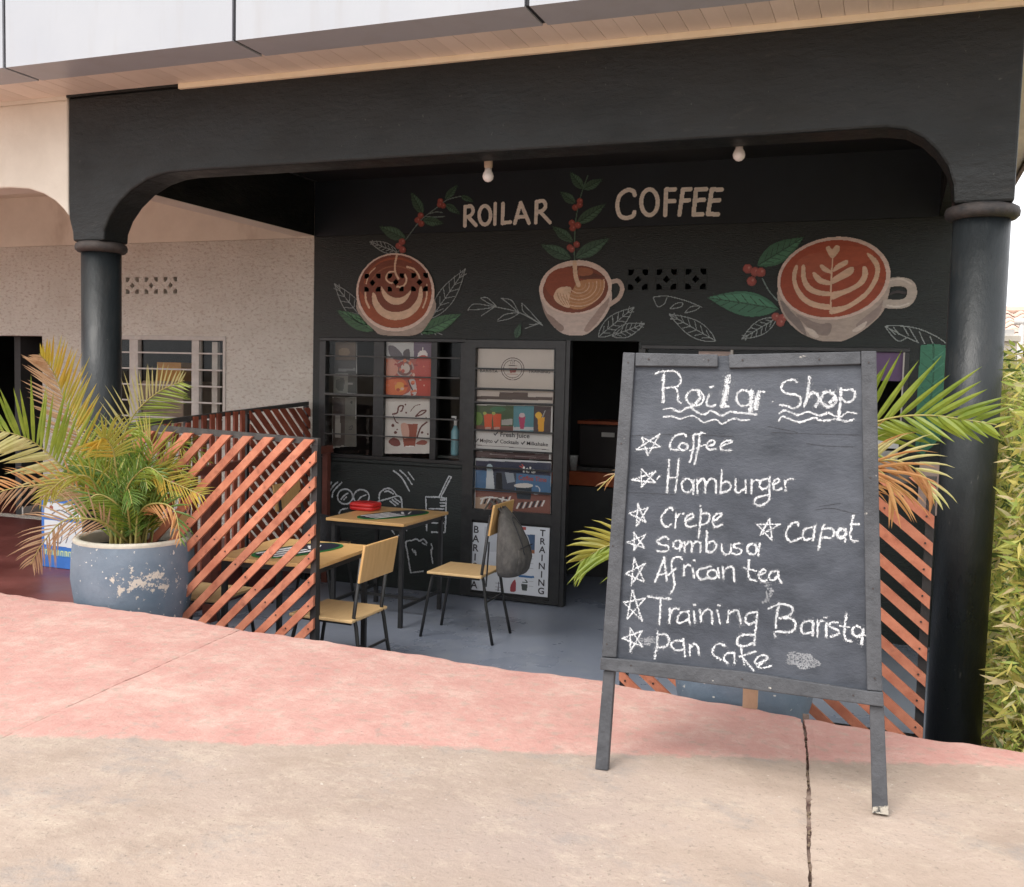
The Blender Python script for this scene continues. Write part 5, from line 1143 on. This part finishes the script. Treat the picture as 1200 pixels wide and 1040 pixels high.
FR2([(800, 600, 4.15), (760, 560, 4.1), (725, 555, 4.05), (700, 575, 4.0)], 10, .10, ('leaf_o', 'leaf_t'), ang=35, droop=.8, w_=.006, start=.5)
FR2([(850, 560, 4.2), (880, 500, 4.25), (930, 470, 4.3), (970, 465, 4.3)], 18, .2, ('leaf_g', 'leaf_g'), ang=50, droop=.3, w_=.02, start=.3)
for i in range(10):
    a = rr.uniform(0, 6.28); h = rr.uniform(.3, .55); rd = rr.uniform(.1, .22)
    pts = [(RPX, RPY, .80), (RPX+cos(a)*rd*.3, RPY+sin(a)*rd*.3, .80+h*.6), (RPX+cos(a)*rd*.75, RPY+sin(a)*rd*.6, .80+h), (RPX+cos(a)*rd*1.4, RPY+sin(a)*rd, .80+h*.8)]
    frond(pal2, pts, 18, .16, ('leaf_dg', 'leaf_g'), droop=.35, w_=.013, start=.15)

# ================================================================== CHALKBOARD STAND
A = PZ(705, 903, .55); B = PZ(1032, 955, .55)
wv = (B-A); wv[2] = 0; wv /= np.linalg.norm(wv); nv = np.array([-wv[1], wv[0], 0]); LEAN = radians(11)
dv_ = np.array([0, 0, 1])*cos(LEAN)+nv*sin(LEAN); fn = np.cross(wv, dv_)      # fn points to the viewer
O = (A+B)/2
def BP(x, y, off=0):      # pixel -> (u,v) on board plane at offset off towards the viewer
    d = ray(x, y); o = O+fn*off; t = ((o-EYE)@fn)/(d@fn); p = EYE+d*t-o; return (p@wv, p@dv_)
def bpos(u, v, off): return O+fn*off+wv*u+dv_*v
bs = thing('chalkboard_stand', 'weathered black chalkboard on legs listing the menu in white chalk', 'chalkboard', tuple(O))
def bpoly(name, px, d0, d1, m, par=None, bevel=.003, **k):
    P_ = [BP(x, y, d1) for x, y in px]; n = len(P_)
    V = [bpos(u, v, d0) for u, v in P_]+[bpos(u, v, d1) for u, v in P_]
    o = mk(name, V, [tuple(range(n)), tuple(range(n, 2*n))]+[(i, (i+1) % n, n+(i+1) % n, n+i) for i in range(n)], m, par or bs, **k)
    if bevel: b = o.modifiers.new('bevel', 'BEVEL'); b.width = bevel; b.segments = 2; b.limit_method = 'ANGLE'
    return o
bpoly('board_face', [(733, 418), (1024, 416), (1030, 815), (708, 778)], -.012, 0, MT['board'], bevel=0)
bpoly('stile', [(730, 413), (744, 413.5), (722, 771), (705, 770)], -.014, .016, MT['board_frame'])
bpoly('stile', [(1009, 411.5), (1027, 411.5), (1034, 811), (1016, 809)], -.014, .016, MT['board_frame'])
bpoly('top_rail', [(744.6, 413.5), (841, 415.5), (841, 430), (744.2, 429)], -.013, .014, MT['board_frame'])
bpoly('top_rail', [(853.5, 415.5), (1008.5, 412), (1008.8, 427), (854.5, 431.5)], -.013, .014, MT['board_frame'])
bpoly('bottom_rail', [(704, 770.5), (722, 772), (868, 787), (1016, 810), (1035, 811.5), (1036, 829), (703, 785)], -.02, .022, MT['board_frame'])
bpoly('leg', [(707, 786), (720, 787), (712, 903.5), (697, 902)], -.022, .004, MT['board_frame'])
lg = bpoly('leg', [(1019, 827), (1036, 829), (1041, 955), (1022, 952)], -.022, .004, MT['board_frame'], label='right leg with paint chipped off its foot')
bpoly('chipped_foot', [(1022.8, 946), (1040.9, 944), (1041.3, 955.5), (1022, 952.5)], -.021, .0055, MT['foot_chip'], lg, bevel=0)
# rear prop
tp = bpos(.0, 1.28, -.03); bt_ = PZ(879, 829, .55); 
G().bar(tuple(tp), tuple(bt_+np.array([0, 0, 0.])), .055, .02, tuple(fn)).mk('rear_prop', MT['raw_wood'], bs)
# screw heads
g = G()
for x, y in ((736, 425), (728, 520), (718, 640), (711, 755), (1018, 425), (1020, 560), (1023, 690), (1025, 795), (760, 421), (830, 422), (870, 422), (960, 421), (740, 780), (870, 796), (1000, 815)):
    u, v = BP(x, y, .017); c0 = bpos(u, v, .014 if y < 765 else .020); g.tube([tuple(c0), tuple(c0+fn*.0035)], .003, 6)
g.mk('nail_heads', MT['bolt'], bs, kind='stuff')
# chalk writing
bpc = lambda u, v, off: O[None, :]+fn[None, :]*off+np.outer(u, wv)+np.outer(v, dv_)
def chalk(label, parts, off=.0016, grain=.95):
    """parts: list of (zoom offset, strokes[(pts,width)])"""
    c = Canvas(lambda x, y: BP(x, y, off), cell=.0014)
    for z, S in parts:
        c.zoom(z, 6.5)
        for pts, w_ in S: c.stroke([(x+random.uniform(-2, 2), y+random.uniform(-2, 2)) for x, y in pts], w_, (1, 1, 1))
    o_ = cells_obj('chalk_line', c.render(grain=grain), lambda U, V: bpc(U, V, off), MT['chalk'], bs, label=label)
    c.ops = [(k_, P_, cc_, w_*2.6) for k_, P_, cc_, w_ in c.ops]
    cells_obj('chalk_dust', c.render(grain=.5, dust=.10), lambda U, V: bpc(U, V, .0011), MT['chalk_dust'], o_)
K1 = (720, 400); K2 = (880, 400); K3 = (720, 540); K4 = (860, 560); K5 = (700, 660); K6 = (860, 680)
t_, m_, b_ = .0054, .0068, .0096
def el(cx, cy, rx, ry, rot=0): e = ell(cx, cy, rx, ry, rot, n=14); return e+[e[0], e[1]]
def star(*p): return [([p[i], p[(i+1)]], t_) for i in range(len(p)-1)]
chalk('chalk title Roilar Shop with wavy underlines', [
 (K1, [([(310, 248), (340, 235), (400, 228), (460, 230), (500, 265), (505, 310), (480, 345), (440, 350), (370, 355)], m_), ([(378, 240), (375, 300), (370, 460)], b_), ([(440, 350), (475, 370), (482, 430), (485, 455), (505, 470)], m_),
   (el(615, 430, 66, 60), m_), ([(640, 390), (650, 430), (620, 470), (585, 500)], b_), ([(725, 400), (703, 450), (705, 485), (735, 496), (772, 485)], m_), ([(728, 352), (750, 348)], m_),
   ([(866, 285), (850, 380), (826, 490)], .017), ([(815, 488), (870, 500)], m_), ([(862, 262), (880, 262)], m_), (el(985, 435, 56, 60), m_), ([(1045, 385), (1040, 450), (1036, 525)], .016), ([(1095, 395), (1085, 450), (1075, 515)], .015), ([(1090, 412), (1110, 388), (1145, 385)], m_),
   ([(375, 520), (430, 510), (470, 525)], .004), ([(455, 525), (500, 535), (540, 515), (580, 505), (620, 535), (680, 558), (730, 530), (770, 545), (820, 568), (880, 540), (940, 545), (1000, 548), (1080, 562)], m_),
   ([(378, 575), (440, 575), (500, 590), (540, 580), (590, 570), (640, 590), (680, 618), (740, 600), (780, 600), (820, 632), (870, 605), (920, 590), (970, 605), (1025, 600)], t_)]),
 (K2, [([(350, 312), (335, 298), (300, 295), (245, 320), (235, 370), (270, 400), (340, 410), (378, 440), (370, 490), (320, 512), (270, 495), (222, 490)], m_), ([(448, 275), (440, 350), (425, 430), (405, 500)], b_), ([(425, 440), (470, 395), (510, 410), (512, 450), (490, 497)], b_), (el(590, 442, 55, 58), b_), ([(625, 385), (640, 430), (600, 470)], b_),
   ([(685, 355), (680, 450), (670, 580)], b_), ([(685, 378), (760, 368), (795, 400), (770, 455), (720, 460), (690, 442)], m_), ([(165, 458), (170, 459)], m_),
   ([(218, 550), (250, 530), (300, 545), (360, 562), (440, 540), (520, 567), (590, 545), (640, 570), (680, 577)], m_), ([(690, 572), (740, 540), (802, 552)], t_), ([(212, 607), (240, 575), (300, 595), (370, 617), (430, 600), (480, 585), (540, 605), (620, 598), (660, 592), (720, 612), (785, 597)], m_)])])
chalk('chalk line reading Coffee with a star', [(K1, star((165, 828), (345, 710), (255, 868), (212, 735), (350, 803), (165, 828))+[([(545, 725), (535, 710), (510, 705), (460, 725), (425, 780), (432, 822), (490, 830)], m_), (el(525, 805, 34, 26), m_), ([(640, 708), (605, 720), (605, 790), (590, 860), (575, 922)], m_), ([(690, 700), (650, 710), (645, 790), (628, 860), (610, 937)], m_), ([(570, 835), (690, 790)], t_), ([(705, 800), (760, 785), (755, 760), (720, 762), (702, 800), (720, 826), (770, 820)], m_), ([(810, 800), (895, 768), (850, 760), (812, 790), (820, 826), (887, 830)], m_)])])
chalk('chalk line reading Hamburger with a star', [(K3, star((137, 150), (312, 85), (208, 200), (205, 68), (312, 165), (137, 150))+[([(325, 140), (342, 120)], m_), ([(418, -10), (412, 100), (402, 240)], m_), ([(488, -12), (480, 100), (465, 238)], m_), ([(405, 130), (480, 130)], t_), (el(555, 190, 44, 52), m_), ([(608, 150), (600, 255)], m_), ([(630, 145), (632, 250)], m_), ([(632, 185), (660, 145), (690, 152), (690, 240)], m_), ([(692, 185), (730, 140), (770, 152), (775, 245)], m_), ([(820, 75), (815, 160), (808, 245)], m_), ([(815, 180), (860, 160), (885, 190), (870, 228), (810, 247)], m_), ([(925, 145), (922, 220), (945, 242), (992, 212)], m_), ([(1000, 150), (1002, 245)], m_), ([(1045, 145), (1042, 248)], m_), ([(1045, 185), (1070, 150), (1102, 150)], t_)]),
 (K4, [([(265, 8), (210, 20), (193, 60), (222, 88), (265, 70)], m_), ([(272, -10), (268, 100), (265, 170), (210, 212), (160, 197), (175, 150), (260, 135)], m_), ([(295, 60), (345, 25), (330, 10), (300, 40), (312, 92), (362, 85)], m_), ([(385, 15), (395, 95)], m_), ([(390, 42), (420, 10), (452, 10)], t_)])])
chalk('chalk line reading Crepe with a star', [(K3, star((113, 400), (255, 360), (168, 500), (180, 330), (238, 468), (113, 400))+[([(447, 378), (430, 360), (395, 375), (360, 430), (365, 480), (400, 503), (437, 485)], m_), ([(470, 400), (465, 512)], m_), ([(470, 445), (495, 408), (530, 408)], m_), ([(540, 460), (600, 430), (590, 405), (555, 420), (540, 460), (560, 505), (622, 495)], m_), ([(660, 375), (655, 470), (642, 587)], m_), ([(660, 405), (715, 405), (725, 440), (700, 480), (660, 485)], m_), ([(745, 470), (800, 430), (815, 405), (775, 410), (750, 450), (765, 502), (820, 490)], m_), ([(652, 345), (658, 347)], t_)])])
chalk('chalk line reading Sambusa with a star', [(K3, star((100, 625), (240, 565), (150, 680), (150, 548), (225, 665), (100, 625))+[([(407, 602), (380, 580), (330, 610), (350, 640), (405, 650), (410, 680), (370, 695), (328, 690)], m_), (el(480, 640, 32, 30), m_), ([(502, 610), (495, 692)], m_), ([(535, 620), (533, 697)], m_), ([(535, 652), (565, 620), (590, 625), (590, 692)], m_), ([(590, 652), (620, 620), (655, 630), (655, 697)], m_), ([(705, 538), (700, 600), (700, 692)], m_), ([(700, 642), (745, 615), (777, 650), (745, 696), (700, 692)], m_), ([(815, 640), (820, 690), (850, 716), (885, 690), (886, 640)], m_), ([(962, 630), (920, 635), (905, 660), (950, 670), (970, 695), (940, 716), (900, 705)], m_), (el(1050, 675, 38, 38), m_), ([(1107, 635), (1095, 724)], m_)])])
chalk('chalk line reading African tea with a star', [(K3, star((88, 862), (235, 785), (130, 950), (150, 745), (225, 920), (88, 862))+[([(310, 922), (380, 740)], m_), ([(380, 740), (400, 912)], m_), ([(330, 870), (402, 860)], t_), ([(517, 757), (500, 735), (450, 745), (435, 800), (450, 870), (458, 950), (430, 1012)], m_), ([(408, 872), (467, 820)], m_), ([(530, 790), (530, 872)], m_), ([(530, 822), (555, 795), (577, 800)], m_), ([(595, 820), (607, 892)], m_), ([(602, 755), (608, 758)], m_), ([(737, 805), (650, 830), (630, 870), (660, 905), (712, 890)], m_), (el(747, 865, 38, 34), m_), ([(790, 820), (797, 892)], m_), ([(825, 810), (830, 902)], m_), ([(825, 852), (865, 810), (905, 820), (915, 918)], m_), ([(1025, 758), (1025, 890), (1080, 912)], m_), ([(985, 815), (1077, 840)], m_)]),
 (K4, [([(200, 740), (240, 720), (235, 700), (205, 710), (193, 750), (215, 786), (252, 780)], m_), ([(330, 712), (285, 720), (265, 760), (300, 780), (330, 750)], m_), ([(335, 712), (342, 760), (362, 800)], m_)])])
chalk('chalk word Capat with a star on the right half', [(K4, star((178, 355), (350, 355), (205, 435), (270, 318), (290, 480), (178, 355))+[([(492, 362), (485, 340), (440, 350), (400, 410), (405, 465), (440, 488), (512, 460)], m_), ([(590, 380), (540, 395), (525, 440), (545, 475), (600, 460)], m_), ([(617, 365), (605, 482)], m_), ([(687, 358), (665, 430), (645, 547)], m_), ([(680, 392), (740, 385), (767, 420), (740, 455), (675, 457)], m_), (el(820, 425, 32, 32), b_), ([(852, 388), (848, 487)], m_), ([(908, 288), (895, 370), (885, 440), (905, 480), (942, 485)], m_), ([(888, 355), (952, 352)], m_)])])
chalk('chalk line reading Training Barista with a star', [(K5, star((268, 205), (230, 425), (365, 268), (200, 300), (340, 440), (268, 205))+[([(388, 258), (460, 265), (557, 275)], m_), ([(485, 280), (480, 370), (470, 467)], m_), ([(550, 350), (548, 457)], m_), ([(548, 402), (580, 350), (622, 350)], m_), ([(690, 370), (640, 375), (610, 420), (625, 457), (690, 430)], m_), ([(695, 365), (706, 467)], m_), ([(735, 365), (745, 457)], m_), ([(738, 320), (748, 322)], m_), ([(785, 360), (790, 447)], m_), ([(785, 402), (830, 355), (870, 370), (878, 467)], m_), ([(915, 360), (936, 462)], m_), ([(922, 322), (935, 325)], m_), ([(1000, 362), (990, 457)], m_), ([(1000, 392), (1040, 365), (1075, 370), (1095, 467)], m_)]),
 (K6, [([(175, 240), (110, 255), (90, 300), (110, 336), (170, 320)], m_), ([(178, 238), (172, 340), (160, 400), (155, 492)], m_), ([(150, 480), (80, 505), (30, 490), (30, 440), (80, 415), (150, 422)], m_),
   ([(345, 178), (325, 280), (320, 362)], m_), ([(268, 217), (340, 185), (420, 195), (447, 230), (420, 270), (345, 295)], m_), ([(345, 285), (440, 295), (472, 350), (430, 397), (320, 395), (318, 432)], m_), ([(590, 308), (540, 320), (512, 360), (530, 407), (590, 395)], m_), ([(602, 312), (602, 417)], b_), ([(635, 308), (640, 437)], m_), ([(640, 352), (660, 315), (682, 315)], m_), ([(705, 330), (705, 432)], m_), ([(690, 287), (710, 284)], t_), ([(792, 322), (750, 320), (730, 350), (790, 385), (800, 410), (738, 432)], m_), ([(858, 258), (840, 380), (850, 450), (892, 465)], m_), ([(808, 350), (882, 360)], t_), (el(940, 392, 38, 40), m_), ([(987, 375), (975, 482)], b_), ([(930, 430), (1000, 420)], m_)])])
chalk('chalk line reading pan cake with a star', [(K5, star((250, 495), (250, 675), (340, 518), (190, 573), (343, 635), (250, 495))+[([(458, 523), (455, 620), (435, 727)], m_), ([(455, 547), (520, 545), (547, 590), (520, 637), (455, 642)], m_), ([(650, 590), (590, 595), (560, 625), (590, 662), (650, 660)], m_), ([(655, 583), (668, 712)], m_), ([(705, 620), (705, 702)], m_), ([(705, 652), (740, 615), (765, 640), (775, 697)], m_), ([(977, 637), (950, 618), (915, 620), (880, 650), (885, 700), (940, 737)], m_), ([(1042, 687), (985, 690), (963, 730), (997, 767)], m_), ([(1045, 682), (1047, 767)], m_)]),
 (K6, [([(48, 495), (80, 642)], t_), ([(165, 545), (40, 585)], t_), ([(60, 582), (150, 692)], t_), ([(170, 640), (260, 600), (235, 573), (190, 580), (162, 620), (200, 672), (282, 655)], t_), ([(190, 650), (255, 598)], b_)])])
# smudges of wiped chalk
c = Canvas(lambda x, y: BP(x, y, .0009), cell=.0022)
for k in range(900):
    a = rng.rand()*6.28; r_ = sqrt(rng.rand())*(.78+.2*sin(2*a+.5)+.12*sin(5*a)); c.zoom(K6, 6.5); x = 520+130*r_*cos(a); y = 612+80*r_*sin(a); c.stroke([(x-10, y-2), (x+10, y+2)], .0026+.002*rng.rand(), (1, 1, 1))
for k in range(60): c.zoom(K5, 6.5); x = 380+60*rng.randn()*.5; y = 590+14*rng.randn(); c.stroke([(x-14, y), (x+14, y+3)], .003, (1, 1, 1))
for k in range(110):
    f = rng.rand(); c.zoom(K4, 6.5); x = 215+60*sin(f*3)+12*rng.randn(); y = 770+190*f; c.stroke([(x-5, y-8), (x+2, y+8)], .0022, (1, 1, 1))
for k in range(160): c.zoom((700, 400), 1); x = rng.uniform(735, 1005); y = rng.uniform(440, 770); c.stroke([(x, y), (x+rng.uniform(-3, 3), y+rng.uniform(-1.5, 1.5))], .0025, (1, 1, 1))
cells_obj('chalk_smudge', c.render(grain=.5, dust=.75), lambda U, V: bpc(U, V, .0009), MT['chalk_dust'], bs)
# cracks / scratches on plywood
c = Canvas(lambda x, y: BP(x, y, .0006), cell=.0014)
for q in ([(900, 500), (930, 506), (935, 508)], [(740, 511), (800, 509), (860, 512)], [(905, 507), (960, 509), (1008, 510)], [(735, 577), (790, 580)], [(955, 598), (975, 596), (1000, 602), (1006, 602)], [(945, 520), (970, 523), (1003, 524)], [(960, 594), (985, 590)]): c.stroke(q, .0022, (1, 1, 1))
cells_obj('ply_crack', c.render(grain=.6), lambda U, V: bpc(U, V, .0006), MT['joint'], bs)

# ================================================================== BEYOND: bamboo and the tiled house
hd = thing('bamboo_hedge', 'tall yellow green bamboo hedge right of the black column', 'hedge', (1.9, 6.6, -.05))
n = 90000
def leafcloud():
    X = .47+rng.rand(n)**1.4*2.9; Y = 4.35+rng.rand(n)**1.2*4.0; Z = -.1+rng.rand(n)*(1.84+.032*Y+.06*np.sin(X*9)*np.sin(Y*6)+.1*rng.rand(n)**3)
    L = rng.uniform(.035, .11, n); Wd = L*rng.uniform(.07, .13, n)
    th = rng.uniform(0, 2*pi, n); el_ = rng.uniform(-1.2, .7, n)
    d = np.stack([np.cos(th)*np.cos(el_), np.sin(th)*np.cos(el_), np.sin(el_)], 1)
    r_ = rng.randn(n, 3); a = np.cross(d, r_); a /= np.linalg.norm(a, axis=1)[:, None]
    P0 = np.stack([X, Y, Z], 1); V = np.stack([P0, P0+d*L[:, None]*.4+a*Wd[:, None], P0+d*L[:, None], P0+d*L[:, None]*.4-a*Wd[:, None]], 1).reshape(-1, 3)
    cols = np.array([(.78, .68, .20), (.62, .64, .16), (.42, .52, .12), (.80, .64, .36), (.12, .18, .05), (.82, .76, .42)])[rng.choice(6, n, p=[.24, .26, .2, .1, .12, .08])]
    return V, np.repeat(cols, 4, 0)
V, C_ = leafcloud()
me = bpy.data.meshes.new('foliage'); me.vertices.add(4*n); me.vertices.foreach_set('co', (V-np.array([1.9, 6.6, -.05])).ravel()); me.loops.add(4*n); me.loops.foreach_set('vertex_index', np.arange(4*n)); me.polygons.add(n); me.polygons.foreach_set('loop_start', np.arange(n)*4); me.polygons.foreach_set('loop_total', np.full(n, 4)); me.update()
a = me.color_attributes.new('Col', 'FLOAT_COLOR', 'POINT'); cc = np.ones((4*n, 4)); cc[:, :3] = C_; a.data.foreach_set('color', cc.ravel()); me.materials.append(MT['hedge'])
fo = bpy.data.objects.new('foliage', me); COL.objects.link(fo); fo.parent = hd; fo['kind'] = 'stuff'
cm = None
for i in range(90):
    x = .55+rng.rand()**1.5*2.8; y = rng.uniform(4.5, 8.2); hgt = 1.84+.03*y+rng.uniform(-.3, .08)
    G().tube([(x, y, -.05), (x+rng.uniform(-.05, .05), y, hgt*.5), (x+rng.uniform(-.18, .18), y+rng.uniform(-.1, .1), hgt)], .008, 5, .003).mk('culm', MT['culm'], hd)
hs_ = thing('tiled_house', 'pale house with pink clay tiled roof beyond the bamboo', 'house', (5.5, 20, -.05))
G().box(1.2, 12, 19, 27, -.05, 2.35).mk('wall', MT['house_wall'], hs_)
G().box(2.15, 2.6, 18.97, 18.998, 1.6, 2.2).mk('window', MT['blue_dark'], hs_)
zr0, zr1, yr0, yr1 = 2.38, 3.35, 18.4, 22.5
sl = math.atan2(zr1-zr0, yr1-yr0)
G().add([(.9, yr0, zr0-.06), (12.3, yr0, zr0-.06), (12.3, yr1, zr1-.06), (.9, yr1, zr1-.06), (.9, 26.8, zr0-.06), (12.3, 26.8, zr0-.06)], [(0, 1, 2, 3), (3, 2, 5, 4)]).mk('roof_deck', MT['rail_wood'], hs_)
tg = G(); N = 7
prof = [(-.14+.28*i/N, .03+.035*cos((i/N-.5)*2*pi)) for i in range(N+1)]
Ls = .42
tg.add([(x, 0, z) for x, z in prof]+[(x, Ls*cos(sl), z+Ls*sin(sl)-.03) for x, z in prof]+[(x, 0, z-.02) for x, z in prof], [(i, i+1, N+2+i, N+1+i) for i in range(N)]+[(i, i+1, 2*N+3+i, 2*N+2+i) for i in range(N)])
t0 = None; cnt = 0
for r_ in range(10):
    for k in range(26):
        x = .95+.14+k*.28; y = yr0+r_*.41*cos(sl); z = zr0+r_*.41*sin(sl)
        if t0 is None: t0 = mk('roof_tile', tg.v, tg.f, MT['roof_tile'], None, smooth=True); t0.parent = hs_; o = t0
        else: o = t0.copy(); COL.objects.link(o); o.parent = hs_
        o.location = Vector((x, y, z+random.uniform(0, .012)))-hs_.location; cnt += 1
G().tube([(.9, yr1, zr1+.02), (12.3, yr1, zr1+.02)], .09, 8).mk('ridge', MT['roof_tile'], hs_)
pp = thing('white_pipe', 'white pipe running across in front of the tiled roof', 'pipe', (3.5, 17, 2.2))
zz = PY(1195, 377, 17)[2]
G().tube([(1.6, 17, zz), (7, 17, zz-.05)], .055, 10).mk('pipe', MT['house_wall'], pp, smooth=True); G().tube([(6.9, 17, -.05), (6.9, 17, zz)], .04, 8).mk('support', MT['house_wall'], pp); G().tube([(1.7, 17, -.05), (1.7, 17, zz)], .04, 8).mk('support', MT['house_wall'], pp)
gp = thing('gate_pillar', 'cream gate pillar with stepped cap above the bamboo', 'pillar', tuple(PY(1183, 412, 12)*np.array([1, 1, 0])))
q = PY(1184, 400, 12); zt_ = PY(1184, 391, 12)[2]
G().box(q[0]-.08, q[0]+.06, 11.93, 12.07, -.05, zt_-.09).mk('shaft', MT['cream_smooth'], gp); G().box(q[0]-.11, q[0]+.09, 11.9, 12.1, zt_-.088, zt_-.03).mk('cap', MT['cream_smooth'], gp); G().box(q[0]-.07, q[0]+.03, 11.94, 12.06, zt_-.028, zt_+.04).mk('finial', MT['house_wall'], gp)
